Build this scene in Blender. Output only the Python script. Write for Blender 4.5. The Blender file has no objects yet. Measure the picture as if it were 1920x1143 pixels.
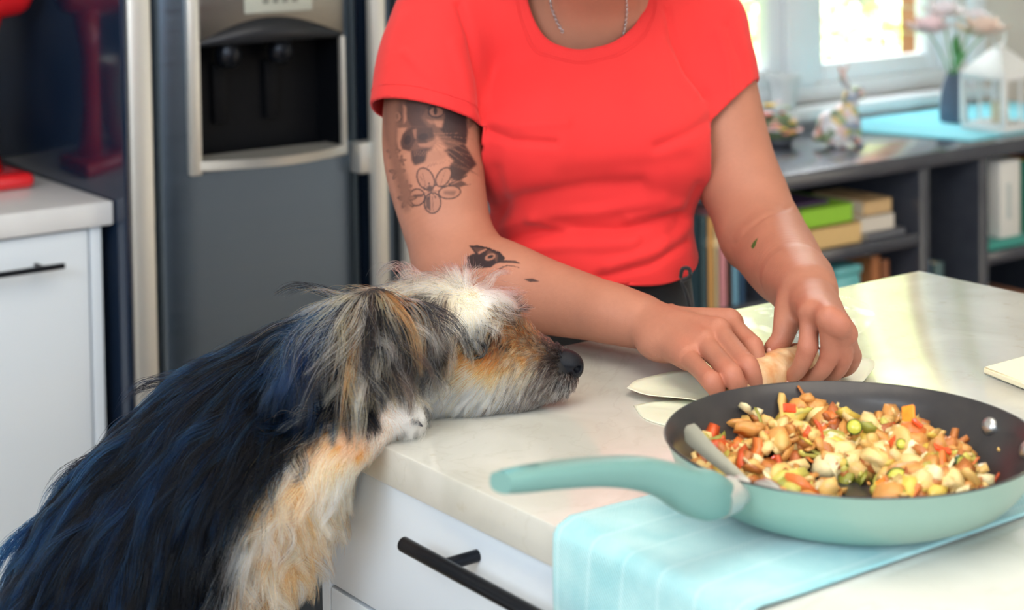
import bpy, bmesh, math, random
import numpy as np
from mathutils import Vector, Matrix

random.seed(7)
RNG = np.random.default_rng(11)
SC = bpy.context.scene
COL = SC.collection
PI = math.pi

# ------------------------------------------------------------------ camera
F = 3294.0; CX = 960.0; CY = -78.7          # focal length and principal point in pixels of the 1920x1143 frame
YAW = 0.63128; PITCH = 0.04086; ROLL = -0.015
CAM = np.array([0.0, 0.0, 1.38])
FO = np.array([math.sin(YAW)*math.cos(PITCH), math.cos(YAW)*math.cos(PITCH), -math.sin(PITCH)])
RT = np.cross(FO, [0, 0, 1]); RT /= np.linalg.norm(RT)
UP = np.cross(RT, FO)
_c, _s = math.cos(ROLL), math.sin(ROLL)
RT, UP = _c*RT+_s*UP, -_s*RT+_c*UP

cd = bpy.data.cameras.new('camera'); cam = bpy.data.objects.new('camera', cd); COL.objects.link(cam)
cam.matrix_world = Matrix(((RT[0], UP[0], -FO[0], CAM[0]), (RT[1], UP[1], -FO[1], CAM[1]), (RT[2], UP[2], -FO[2], CAM[2]), (0, 0, 0, 1)))
cd.sensor_width = 36.0; cd.lens = F/1920*36.0
cd.shift_x = 0.0; cd.shift_y = -(571.5-CY)/1920
cd.clip_start = 0.05; cd.clip_end = 60
cd.dof.use_dof = True; cd.dof.focus_distance = 1.57; cd.dof.aperture_fstop = 5.6
SC.camera = cam

# ------------------------------------------------------------------ light
w = bpy.data.worlds.new('sky'); SC.world = w; w.use_nodes = True
nt = w.node_tree; nt.nodes.clear()
wo = nt.nodes.new('ShaderNodeOutputWorld'); bg = nt.nodes.new('ShaderNodeBackground')
tc = nt.nodes.new('ShaderNodeTexCoord'); sx = nt.nodes.new('ShaderNodeSeparateXYZ'); cr = nt.nodes.new('ShaderNodeValToRGB')
nt.links.new(tc.outputs['Generated'], sx.inputs[0]); nt.links.new(sx.outputs[2], cr.inputs[0])
cr.color_ramp.elements[0].color = (0.95, 0.97, 1.0, 1); cr.color_ramp.elements[1].color = (0.50, 0.70, 1.0, 1)
nt.links.new(cr.outputs[0], bg.inputs[0]); nt.links.new(bg.outputs[0], wo.inputs[0])
bg.inputs[1].default_value = 0.5

def light(name, typ, loc, target, energy, color=(1, 1, 1), size=None, size_y=None, angle=None):
    l = bpy.data.lights.new(name, typ); o = bpy.data.objects.new(name, l); COL.objects.link(o)
    l.energy = energy; l.color = color
    if typ == 'AREA':
        l.shape = 'RECTANGLE'; l.size = size; l.size_y = size_y or size
    if angle is not None: l.angle = angle
    o.location = loc
    o.rotation_euler = (Vector(target)-Vector(loc)).to_track_quat('-Z', 'Y').to_euler()
    return o
light('garden_sun', 'SUN', (0, 0, 6), (2.2, 3.4, 2.0), 22.0, (1.0, 0.97, 0.88), angle=0.02)
light('window_light_front', 'AREA', (-1.3, 0.2, 2.2), (1.0, 1.4, 1.0), 48, (0.82, 0.92, 1.0), 1.3, 1.1)
light('window_light_back', 'AREA', (3.25, 3.75, 2.35), (1.5, 1.5, 0.9), 130, (0.95, 0.98, 1.0), 2.0, 1.0)
light('fill_light_behind_camera', 'AREA', (0.2, -1.6, 1.75), (1.0, 1.3, 0.95), 32, (0.86, 0.94, 1.0), 1.6, 1.2)  # soft fill added behind the camera to brighten the facing surfaces
light('ceiling_light', 'AREA', (0.9, 0.6, 2.46), (0.9, 0.7, 0), 18, (1.0, 0.90, 0.77), 1.4, 1.4)

SC.view_settings.view_transform = 'Standard'; SC.view_settings.look = 'None'
SC.view_settings.gamma = 1.0; SC.view_settings.use_curve_mapping = False
SC.view_settings.exposure = 0.24

# ------------------------------------------------------------------ coordinates
def ray(x, y): return FO+(x-CX)/F*RT-(y-CY)/F*UP
def at(x, y, d): return CAM+ray(x, y)*d                 # a point at distance d along the view axis
def onz(x, y, z): r = ray(x, y); return CAM+r*((z-CAM[2])/r[2])
def onx(x, y, v): r = ray(x, y); return CAM+r*(v/r[0])
def ony(x, y, v): r = ray(x, y); return CAM+r*(v/r[1])
def proj(P):
    q = np.asarray(P, float)-CAM; d = q@FO
    return CX+F*(q@RT)/d, CY-F*(q@UP)/d, d

# ------------------------------------------------------------------ materials
def lin(c):
    return tuple(((v/12.92) if v <= 0.04045 else ((v+0.055)/1.055)**2.4) for v in c)
def rgb(r, g, b): return lin((r/255, g/255, b/255))
def mat(name, col, rough=0.5, metal=0.0, var=None, bump=None, coat=0.0, trans=0.0, sss=0.0, attr=None, ior=1.45, sheen=0.0, alpha=1.0, spec=0.5, aniso=0.0):
    m = bpy.data.materials.new(name); m.use_nodes = True; nt = m.node_tree; N = nt.nodes; L = nt.links
    b = N['Principled BSDF']; b.inputs['Base Color'].default_value = (*col[:3], 1)
    b.inputs['Roughness'].default_value = rough; b.inputs['Metallic'].default_value = metal
    b.inputs['Coat Weight'].default_value = coat; b.inputs['Coat Roughness'].default_value = 0.08
    b.inputs['Transmission Weight'].default_value = trans; b.inputs['IOR'].default_value = ior
    b.inputs['Sheen Weight'].default_value = sheen; b.inputs['Alpha'].default_value = alpha
    b.inputs['Specular IOR Level'].default_value = spec; b.inputs['Anisotropic'].default_value = aniso
    if sss:
        b.inputs['Subsurface Weight'].default_value = sss
        b.inputs['Subsurface Radius'].default_value = (1.0, 0.35, 0.2); b.inputs['Subsurface Scale'].default_value = 0.006
    tcn = N.new('ShaderNodeTexCoord')
    src = None
    if attr:
        a = N.new('ShaderNodeAttribute'); a.attribute_name = attr; src = a.outputs['Color']
    if var:                                             # (scale, second colour, contrast, detail)
        n = N.new('ShaderNodeTexNoise'); n.inputs['Scale'].default_value = var[0]; n.inputs['Detail'].default_value = var[3] if len(var) > 3 else 6
        r = N.new('ShaderNodeValToRGB'); k = var[2]
        r.color_ramp.elements[0].position = 0.5-k; r.color_ramp.elements[1].position = 0.5+k
        L.new(tcn.outputs['Object'], n.inputs['Vector']); L.new(n.outputs['Fac'], r.inputs[0])
        mx = N.new('ShaderNodeMix'); mx.data_type = 'RGBA'
        L.new(r.outputs[0], mx.inputs[0])
        mx.inputs[6].default_value = (*col[:3], 1); mx.inputs[7].default_value = (*var[1][:3], 1)
        if src is not None:
            mx.blend_type = 'MULTIPLY'; L.new(src, mx.inputs[6])
        src = mx.outputs[2]
    if src is not None: L.new(src, b.inputs['Base Color'])
    if bump:                                            # (scale, strength, distance)
        n = N.new('ShaderNodeTexNoise'); n.inputs['Scale'].default_value = bump[0]; n.inputs['Detail'].default_value = 5
        bp = N.new('ShaderNodeBump'); bp.inputs['Strength'].default_value = bump[1]; bp.inputs['Distance'].default_value = bump[2]
        L.new(tcn.outputs['Object'], n.inputs['Vector']); L.new(n.outputs['Fac'], bp.inputs['Height']); L.new(bp.outputs[0], b.inputs['Normal'])
    return m

M = {}
M['floor'] = mat('oak_floor', rgb(150, 130, 108), 0.45, var=(4, rgb(110, 92, 74), 0.25))
M['wall'] = mat('painted_wall', rgb(214, 212, 204), 0.9, bump=(300, 0.1, 0.001))
M['ceiling'] = mat('ceiling_paint', rgb(240, 240, 238), 0.95)
M['white_frame'] = mat('white_paint', rgb(232, 238, 242), 0.35)
M['cabinet'] = mat('cabinet_lacquer', rgb(206, 216, 226), 0.32, coat=0.25)
M['black_metal'] = mat('black_metal', rgb(22, 26, 34), 0.3, 0.6)
M['stone_dim'] = mat('worktop_left', rgb(214, 217, 220), 0.28, var=(7, rgb(196, 198, 202), 0.2))
M['glass'] = mat('window_glass', (1, 1, 1), 0.0, trans=1.0, ior=1.02, spec=0.3)
M['clear'] = mat('lantern_glass', (1, 1, 1), 0.02, trans=1.0, ior=1.05)
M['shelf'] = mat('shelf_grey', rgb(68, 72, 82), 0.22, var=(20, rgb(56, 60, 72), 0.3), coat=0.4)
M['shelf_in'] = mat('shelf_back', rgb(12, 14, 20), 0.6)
M['turq'] = mat('turquoise_cloth', rgb(96, 196, 212), 0.85, sheen=0.3)

def stone():
    m = mat('island_stone', rgb(214, 209, 196), 0.16, coat=0.2)
    nt = m.node_tree; N = nt.nodes; L = nt.links; b = N['Principled BSDF']
    tcn = N.new('ShaderNodeTexCoord')
    n1 = N.new('ShaderNodeTexNoise'); n1.inputs['Scale'].default_value = 9; n1.inputs['Detail'].default_value = 8; n1.inputs['Distortion'].default_value = 0.6
    r1 = N.new('ShaderNodeValToRGB'); r1.color_ramp.elements[0].position = 0.35; r1.color_ramp.elements[1].position = 0.68
    r1.color_ramp.elements[0].color = (*rgb(192, 192, 184), 1); r1.color_ramp.elements[1].color = (*rgb(212, 212, 206), 1)
    n2 = N.new('ShaderNodeTexNoise'); n2.inputs['Scale'].default_value = 60; n2.inputs['Detail'].default_value = 6
    r2 = N.new('ShaderNodeValToRGB'); r2.color_ramp.elements[0].position = 0.66; r2.color_ramp.elements[1].position = 0.74
    r2.color_ramp.elements[0].color = (0, 0, 0, 1)
    n3 = N.new('ShaderNodeTexNoise'); n3.inputs['Scale'].default_value = 5; n3.inputs['Distortion'].default_value = 2.5; n3.inputs['Detail'].default_value = 9
    r3 = N.new('ShaderNodeValToRGB'); e = r3.color_ramp.elements; e[0].position = 0.485; e[0].color = (0, 0, 0, 1); e[1].position = 0.5; e[1].color = (1, 1, 1, 1)
    e2 = e.new(0.515); e2.color = (0, 0, 0, 1)
    for n in (n1, n2, n3): L.new(tcn.outputs['Object'], n.inputs['Vector'])
    L.new(n1.outputs[0], r1.inputs[0]); L.new(n2.outputs[0], r2.inputs[0]); L.new(n3.outputs[0], r3.inputs[0])
    mx = N.new('ShaderNodeMix'); mx.data_type = 'RGBA'; mu = N.new('ShaderNodeMath'); mu.operation = 'MULTIPLY'; mu.inputs[1].default_value = 0.3
    L.new(r2.outputs[0], mu.inputs[0]); L.new(mu.outputs[0], mx.inputs[0]); L.new(r1.outputs[0], mx.inputs[6]); mx.inputs[7].default_value = (*rgb(172, 160, 132), 1)
    mx2 = N.new('ShaderNodeMix'); mx2.data_type = 'RGBA'; mv = N.new('ShaderNodeMath'); mv.operation = 'MULTIPLY'; mv.inputs[1].default_value = 0.22
    L.new(r3.outputs[0], mv.inputs[0]); L.new(mv.outputs[0], mx2.inputs[0]); L.new(mx.outputs[2], mx2.inputs[6]); mx2.inputs[7].default_value = (*rgb(176, 172, 160), 1)
    L.new(mx2.outputs[2], b.inputs['Base Color'])
    return m
M['stone'] = stone()
def brushed(name, col, rough, metal=1.0, scale=(2, 2, 400), vary=0.12, coat=0.0):
    m = mat(name, col, rough, metal, coat=coat); nt = m.node_tree; N = nt.nodes; L = nt.links; b = N['Principled BSDF']
    tcn = N.new('ShaderNodeTexCoord'); mp = N.new('ShaderNodeMapping'); mp.inputs['Scale'].default_value = scale
    n = N.new('ShaderNodeTexNoise'); n.inputs['Scale'].default_value = 1.0; n.inputs['Detail'].default_value = 3
    mr = N.new('ShaderNodeMapRange'); mr.inputs['To Min'].default_value = rough-vary; mr.inputs['To Max'].default_value = rough+vary
    L.new(tcn.outputs['Object'], mp.inputs[0]); L.new(mp.outputs[0], n.inputs['Vector']); L.new(n.outputs[0], mr.inputs[0]); L.new(mr.outputs[0], b.inputs['Roughness'])
    return m
M['steel'] = brushed('fridge_steel', rgb(96, 110, 125), 0.34)
M['steel_light'] = brushed('bright_steel', rgb(206, 206, 202), 0.40, 0.75)
M['fridge_side'] = mat('fridge_side_gloss', rgb(18, 36, 60), 0.16, 0.3, coat=0.6)

# ------------------------------------------------------------------ objects
def link(o, parent=None):
    COL.objects.link(o)
    if parent is not None: o.parent = parent
    return o
def tag(o, label=None, cat=None, group=None, kind=None):
    if label: o['label'] = label
    if cat: o['category'] = cat
    if group: o['group'] = group
    if kind: o['kind'] = kind
    return o
def empty(name, loc, label=None, cat=None, group=None, rz=0, kind=None):
    o = bpy.data.objects.new(name, None); o.empty_display_size = 0.05; COL.objects.link(o)
    o.location = loc; o.rotation_euler = (0, 0, rz)
    return tag(o, label, cat, group, kind)
def setparent(o, parent):
    if parent is not None:
        o.parent = parent; o.matrix_parent_inverse = parent_world(parent).inverted()
def parent_world(o):
    m = Matrix.Translation(o.location) @ o.rotation_euler.to_matrix().to_4x4()
    if o.parent is not None: m = parent_world(o.parent) @ o.matrix_parent_inverse @ m
    return m
def obj(name, me, material, parent=None, smooth=False, angle=None):
    """link mesh data given in WORLD coordinates; parent keeps it in place"""
    if isinstance(me, bmesh.types.BMesh):
        bm = me; me = bpy.data.meshes.new(name); bmesh.ops.recalc_face_normals(bm, faces=bm.faces[:]); bm.to_mesh(me); bm.free()
    for mm in (material if isinstance(material, (list, tuple)) else [material]):
        if mm is not None: me.materials.append(mm)
    if smooth:
        me.polygons.foreach_set('use_smooth', [True]*len(me.polygons))
        if angle:
            me.set_sharp_from_angle(angle=math.radians(angle))
    o = bpy.data.objects.new(name, me); COL.objects.link(o)
    setparent(o, parent)
    return o
def box(bm, lo, hi, bev=0.0, rot=None, mi=0, seg=2):
    lo = Vector(lo); hi = Vector(hi); c = (lo+hi)/2; s = hi-lo
    r = bmesh.ops.create_cube(bm, size=1.0)
    vs = r['verts']
    for v in vs: v.co = Vector((v.co.x*s.x, v.co.y*s.y, v.co.z*s.z))
    fs = {f for v in vs for f in v.link_faces}
    for f in fs: f.material_index = mi
    if bev:
        es = list({e for v in vs for e in v.link_edges})
        rr = bmesh.ops.bevel(bm, geom=es, offset=min(bev, min(abs(s.x), abs(s.y), abs(s.z))*0.45), segments=seg, profile=0.5, affect='EDGES')
        vs = list({v for f in rr['faces'] for v in f.verts} | {v for v in vs if v.is_valid})
    mt = Matrix.Translation(c) @ (rot.to_4x4() if rot is not None else Matrix())
    for v in vs: v.co = mt @ v.co
    return vs
def boxo(name, lo, hi, material, parent=None, bev=0.0, rot=None):
    bm = bmesh.new(); box(bm, lo, hi, bev, rot); return obj(name, bm, material, parent, smooth=bev > 0, angle=40)
def tube(bm, pts, rad, n=12, cap=True, flat=1.0, upv=(0, 0, 1)):
    pts = [Vector(p) for p in pts]; rad = rad if isinstance(rad, (list, tuple)) else [rad]*len(pts)
    rings = []; prev = None
    for i, p in enumerate(pts):
        t = (pts[min(i+1, len(pts)-1)]-pts[max(i-1, 0)]).normalized()
        u = Vector(upv); s = t.cross(u)
        if s.length < 1e-4: s = t.cross(Vector((1, 0, 0)))
        s.normalize(); u = s.cross(t).normalized()
        if prev is not None and s.dot(prev) < 0: s = -s; u = -u
        prev = s
        rings.append([bm.verts.new(p+s*math.cos(a)*rad[i]+u*math.sin(a)*rad[i]*flat) for a in [2*PI*k/n for k in range(n)]])
    for a, b in zip(rings, rings[1:]):
        for k in range(n): bm.faces.new((a[k], a[(k+1) % n], b[(k+1) % n], b[k]))
    if cap:
        bm.faces.new(rings[0][::-1]); bm.faces.new(rings[-1])
def smoothpts(pts, n=6):
    """catmull-rom through points (any dimension)"""
    P = [np.array(p, float) for p in pts]; P = [2*P[0]-P[1]]+P+[2*P[-1]-P[-2]]; out = []
    for i in range(1, len(P)-2):
        for k in range(n):
            t = k/n; a, b, c, d = P[i-1:i+3]
            out.append(0.5*((2*b)+(-a+c)*t+(2*a-5*b+4*c-d)*t*t+(-a+3*b-3*c+d)*t**3))
    out.append(P[-2]); return out
def lathe(bm, c, prof, n=48, axis=(0, 0, 1)):
    c = Vector(c); q = Vector((0, 0, 1)).rotation_difference(Vector(axis)); rings = []
    for r, z in prof:
        if r < 1e-5: rings.append([bm.verts.new(c+q @ Vector((0, 0, z)))])
        else: rings.append([bm.verts.new(c+q @ Vector((r*math.cos(2*PI*k/n), r*math.sin(2*PI*k/n), z))) for k in range(n)])
    for a, b in zip(rings, rings[1:]):
        if len(a) == 1 and len(b) == 1: continue
        for k in range(n):
            k2 = (k+1) % n
            if len(a) == 1: bm.faces.new((a[0], b[k], b[k2]))
            elif len(b) == 1: bm.faces.new((a[k], a[k2], b[0]))
            else: bm.faces.new((a[k], a[k2], b[k2], b[k]))
def ico(bm, c, r, sub=2, R=None, amp=0.0, seed=0):
    rr = bmesh.ops.create_icosphere(bm, subdivisions=sub, radius=1.0); c = Vector(c)
    rn = random.Random(seed); ph = [rn.uniform(0, 6.28) for _ in range(6)]
    for v in rr['verts']:
        p = v.co.copy()
        k = 1+amp*(math.sin(3.1*p.x+ph[0])+math.sin(3.7*p.y+ph[1])+math.sin(4.3*p.z+ph[2])+0.6*math.sin(7*p.x+5*p.y+ph[3])+0.6*math.sin(8*p.z-6*p.y+ph[4]))
        p = Vector((p.x*r[0], p.y*r[1], p.z*r[2]))*k
        v.co = c+(R @ p if R is not None else p)
    return rr['verts']
def meshdata(name, V, Q):
    me = bpy.data.meshes.new(name); V = np.asarray(V, np.float32); Q = np.asarray(Q, np.int32); k = Q.shape[1]
    me.vertices.add(len(V)); me.vertices.foreach_set('co', V.ravel())
    me.loops.add(Q.size); me.loops.foreach_set('vertex_index', Q.ravel())
    me.polygons.add(len(Q)); me.polygons.foreach_set('loop_start', np.arange(len(Q), dtype=np.int32)*k)
    try: me.polygons.foreach_set('loop_total', np.full(len(Q), k, np.int32))
    except Exception: pass
    me.update(calc_edges=True); me.validate(); return me
def vcol(me, C):
    a = me.color_attributes.new('Col', 'FLOAT_COLOR', 'POINT'); C = np.asarray(C, np.float32)
    if C.shape[1] == 3: C = np.concatenate([C, np.ones((len(C), 1), np.float32)], 1)
    a.data.foreach_set('color', C.ravel())

# ------------------------------------------------------------------ smooth solid modelling on a distance grid
class Field:
    def __init__(s, lo, hi, h):
        s.lo = np.array(lo, float); s.h = h; s.n = np.ceil((np.array(hi)-s.lo)/h).astype(int)+1
        s.g = np.full(s.n, 0.5, np.float32)
    def _win(s, lo, hi):
        a = np.clip(np.floor((lo-s.lo)/s.h).astype(int), 0, s.n); b = np.clip(np.ceil((hi-s.lo)/s.h).astype(int)+1, 0, s.n)
        if np.any(b <= a): return None
        ax = [(s.lo[i]+np.arange(a[i], b[i])*s.h).astype(np.float32) for i in range(3)]
        return tuple(slice(a[i], b[i]) for i in range(3)), ax
    def _put(s, sl, d, k, op):
        g = s.g[sl]
        if op == 'm': s.g[sl] = np.minimum(g, d)
        elif op == 'u':
            hh = np.clip(0.5+0.5*(g-d)/k, 0, 1); s.g[sl] = g+(d-g)*hh-k*hh*(1-hh)
        else:
            d = -d; hh = np.clip(0.5-0.5*(g-d)/k, 0, 1); s.g[sl] = g+(d-g)*hh+k*hh*(1-hh)
    def cone(s, a, b, ra, rb, k=0.01, flat=None, op='u'):
        a = np.array(a, float); b = np.array(b, float); m = max(ra, rb)*(max(1, flat[1]) if flat else 1)+k+4*s.h
        w = s._win(np.minimum(a, b)-m, np.maximum(a, b)+m)
        if w is None: return
        sl, ax = w; X, Y, Z = np.meshgrid(*ax, indexing='ij', copy=False)
        px, py, pz = X-a[0], Y-a[1], Z-a[2]; ab = b-a
        if flat:
            n = np.array(flat[0], float); n /= np.linalg.norm(n); q = (1/flat[1]-1)
            t = (px*n[0]+py*n[1]+pz*n[2])*q; px = px+t*n[0]; py = py+t*n[1]; pz = pz+t*n[2]
            ab = ab+(ab@n)*q*n
        t = np.clip((px*ab[0]+py*ab[1]+pz*ab[2])/max(ab@ab, 1e-12), 0, 1)
        d = np.sqrt((px-ab[0]*t)**2+(py-ab[1]*t)**2+(pz-ab[2]*t)**2)-(ra+(rb-ra)*t)
        if flat and flat[1] < 1: d = d*(0.5+0.5*flat[1])
        s._put(sl, d.astype(np.float32), k, op)
    def chain(s, pts, rad, k=0.01, flat=None, op='u'):
        q = [np.r_[np.array(p, float), r] for p, r in zip(pts, rad)]
        if len(q) > 2: q = [np.array(v) for v in smoothpts(q, 8)]
        q = np.array(q); m = q[:, 3].max()*(max(1, flat[1]) if flat else 1)+k+4*s.h
        w = s._win(q[:, :3].min(0)-m, q[:, :3].max(0)+m)
        if w is None: return
        sl, ax = w; big = np.full(s.g[sl].shape, 0.5, np.float32); lo0 = np.array([a[0] for a in ax], float)
        sub = Field.__new__(Field); sub.lo = lo0; sub.h = s.h; sub.n = np.array(big.shape); sub.g = big
        for i in range(len(q)-1): sub.cone(q[i, :3], q[i+1, :3], q[i, 3], q[i+1, 3], k, flat, 'm')
        s._put(sl, sub.g, k, op)
    def ell(s, c, r, axes=None, k=0.01, op='u'):
        c = np.array(c, float); r = np.array(r, float); A = np.eye(3) if axes is None else np.array(axes, float)
        m = max(r)+k+4*s.h; w = s._win(c-m, c+m)
        if w is None: return
        sl, ax = w; X, Y, Z = np.meshgrid(*ax, indexing='ij', copy=False); px, py, pz = X-c[0], Y-c[1], Z-c[2]
        q = [(px*A[i][0]+py*A[i][1]+pz*A[i][2])/r[i] for i in range(3)]
        k0 = np.sqrt(q[0]**2+q[1]**2+q[2]**2); k1 = np.sqrt((q[0]/r[0])**2+(q[1]/r[1])**2+(q[2]/r[2])**2)+1e-9
        s._put(sl, (k0*(k0-1)/k1).astype(np.float32), k, op)
    def sample(s, P):
        q = (np.asarray(P)-s.lo)/s.h; q = np.clip(q, 0, s.n-1.001); i = q.astype(int); f = q-i; i1 = i+1; g = s.g
        r = 0
        for a in (0, 1):
            for b in (0, 1):
                for c in (0, 1):
                    wgt = (f[:, 0] if a else 1-f[:, 0])*(f[:, 1] if b else 1-f[:, 1])*(f[:, 2] if c else 1-f[:, 2])
                    r = r+wgt*g[(i1 if a else i)[:, 0], (i1 if b else i)[:, 1], (i1 if c else i)[:, 2]]
        return r
    def grad(s, P):
        e = s.h*1.5; G = np.stack([s.sample(P+np.eye(3)[k]*e)-s.sample(P-np.eye(3)[k]*e) for k in range(3)], 1)
        return G/(np.linalg.norm(G, axis=1, keepdims=True)+1e-9)
    def mesh(s):
        g = s.g; ins = g < 0; nx, ny, nz = g.shape
        c = np.zeros((nx-1, ny-1, nz-1), np.int8)
        for a in (0, 1):
            for b in (0, 1):
                for d in (0, 1): c += ins[a:nx-1+a, b:ny-1+b, d:nz-1+d]
        act = (c > 0) & (c < 8); idx = np.full(act.shape, -1, np.int32); I = np.argwhere(act); idx[act] = np.arange(len(I))
        acc = np.zeros((len(I), 3)); cnt = np.zeros(len(I))
        cor = [(a, b, d) for a in (0, 1) for b in (0, 1) for d in (0, 1)]
        val = {q: g[I[:, 0]+q[0], I[:, 1]+q[1], I[:, 2]+q[2]] for q in cor}
        for q in cor:
            for ax in range(3):
                if q[ax] == 0:
                    q2 = tuple(1 if i == ax else q[i] for i in range(3)); v0, v1 = val[q], val[q2]
                    m = (v0 < 0) != (v1 < 0); t = np.where(m, v0/(v0-v1+1e-20), 0)
                    p = np.array(q, float)[None]+t[:, None]*np.eye(3)[ax][None]
                    acc[m] += p[m]; cnt[m] += 1
        V = s.lo+(I+acc/cnt[:, None])*s.h; Q = []
        for ax in range(3):
            sl0 = [slice(1, -1)]*3; sl0[ax] = slice(0, -1); sl1 = [slice(1, -1)]*3; sl1[ax] = slice(1, None)
            A = ins[tuple(sl0)]; B = ins[tuple(sl1)]; E = np.argwhere(A != B)
            flip = A[E[:, 0], E[:, 1], E[:, 2]]
            o = np.ones(3, int); o[ax] = 0; E = E+o; u, v = (ax+1) % 3, (ax+2) % 3; du = np.eye(3, dtype=int)[u]; dv = np.eye(3, dtype=int)[v]
            f = np.stack([idx[tuple((E-du-dv).T)], idx[tuple((E-dv).T)], idx[tuple(E.T)], idx[tuple((E-du).T)]], 1)
            f[~flip] = f[~flip][:, ::-1]; Q.append(f)
        return V, np.concatenate(Q)
def relax(V, Q, it=2, lam=0.5):
    e = np.concatenate([Q[:, [0, 1]], Q[:, [1, 2]], Q[:, [2, 3]], Q[:, [3, 0]]]); e = np.concatenate([e, e[:, ::-1]])
    deg = np.bincount(e[:, 0], minlength=len(V))[:, None]+1e-9
    for _ in range(it):
        S = np.stack([np.bincount(e[:, 0], weights=V[e[:, 1], k], minlength=len(V)) for k in range(3)], 1)/deg
        V = V+(S-V)*lam
    return V
def vnormals(V, Q):
    n = np.cross(V[Q[:, 2]]-V[Q[:, 0]], V[Q[:, 3]]-V[Q[:, 1]]); N = np.zeros_like(V)
    for k in range(4):
        for a in range(3): N[:, a] += np.bincount(Q[:, k], weights=n[:, a], minlength=len(V))
    return N/(np.linalg.norm(N, axis=1, keepdims=True)+1e-12)
_NT = RNG.random((32, 32, 32))
def vnoise(P, s):
    q = np.asarray(P)*s; i = np.floor(q).astype(int); f = q-i; f = f*f*(3-2*f); r = 0
    for a in (0, 1):
        for b in (0, 1):
            for c in (0, 1):
                wgt = (f[:, 0] if a else 1-f[:, 0])*(f[:, 1] if b else 1-f[:, 1])*(f[:, 2] if c else 1-f[:, 2])
                r = r+wgt*_NT[(i[:, 0]+a) % 32, (i[:, 1]+b) % 32, (i[:, 2]+c) % 32]
    return r
# ------------------------------------------------------------------ the room
WY = 3.0                                               # face of the back wall
def struct(name, lo, hi, material, bev=0.0):
    return tag(boxo(name, lo, hi, material, None, bev), kind='structure')
struct('floor', (-2.2, -2.2, -0.05), (5.2, 3.2, 0), M['floor'])
struct('ceiling', (-2.2, -2.2, 2.5), (5.2, 3.2, 2.55), M['ceiling'])
wx0, wx1, wz0, wz1 = 2.35, 3.66, 0.84, 2.15            # window opening
bm = bmesh.new()
box(bm, (-2.2, WY, 0), (wx0, WY+0.11, 2.5)); box(bm, (wx1, WY, 0), (5.2, WY+0.11, 2.5))
box(bm, (wx0, WY, 0), (wx1, WY+0.11, wz0)); box(bm, (wx0, WY, wz1), (wx1, WY+0.11, 2.5))
tag(obj('wall_back', bm, M['wall']), kind='structure')
struct('wall_right', (5.1, -2.2, 0), (5.2, WY, 2.5), M['wall'])
struct('baseboard_back', (3.9, WY-0.015, 0), (5.1, WY, 0.1), M['white_frame'])

wn = empty('window_1', (wx0, WY, wz0), kind='structure')
yf0, yf1 = WY+0.03, WY+0.10
boxo('window_frame', (wx0, yf0, wz0), (wx1, yf1, wz0+0.045), M['white_frame'], wn, 0.004)
boxo('window_frame', (wx0, yf0, wz1-0.05), (wx1, yf1, wz1), M['white_frame'], wn, 0.004)
boxo('window_frame', (wx0, yf0, wz0+0.045), (wx0+0.05, yf1, wz1-0.05), M['white_frame'], wn, 0.004)
boxo('window_frame', (wx1-0.06, yf0, wz0+0.045), (wx1, yf1, wz1-0.05), M['white_frame'], wn, 0.004)
boxo('mullion', (3.030, yf0-0.012, wz0+0.045), (3.130, yf1, wz1-0.05), M['white_frame'], wn, 0.006)
for a, b in ((wx0+0.05, 3.030), (3.130, wx1-0.06)):
    for q0, q1, z0, z1 in ((a, a+0.042, wz0+0.045, wz1-0.05), (b-0.042, b, wz0+0.045, wz1-0.05), (a+0.042, b-0.042, wz0+0.045, wz0+0.09), (a+0.042, b-0.042, wz1-0.095, wz1-0.05)):
        boxo('sash', (q0, yf0+0.012, z0), (q1, yf1-0.015, z1), M['white_frame'], wn, 0.004)
    boxo('pane', (a+0.04, WY+0.062, wz0+0.085), (b-0.04, WY+0.066, wz1-0.09), M['glass'], wn)
boxo('window_sill', (wx0-0.05, WY-0.055, wz0-0.03), (wx1+0.04, WY+0.03, wz0), M['white_frame'], wn, 0.006)
boxo('window_apron', (wx0-0.02, WY-0.022, wz0-0.075), (wx1+0.01, WY, wz0-0.03), M['white_frame'], wn, 0.004)
for q in (wx0-0.06, wx1):
    boxo('window_casing', (q, WY-0.018, wz0), (q+0.06, WY, wz1+0.06), M['white_frame'], wn, 0.004)
boxo('window_casing', (wx0, WY-0.018, wz1), (wx1, WY, wz1+0.06), M['white_frame'], wn, 0.004)

tag(boxo('trim_1', (-2.2, WY-0.012, 0.921), (1.055, WY, 1.50), mat('dark_wall_sheet', rgb(40, 46, 58), 0.25)), kind='structure')  # added dark sheet over the wall behind the mixer
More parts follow.
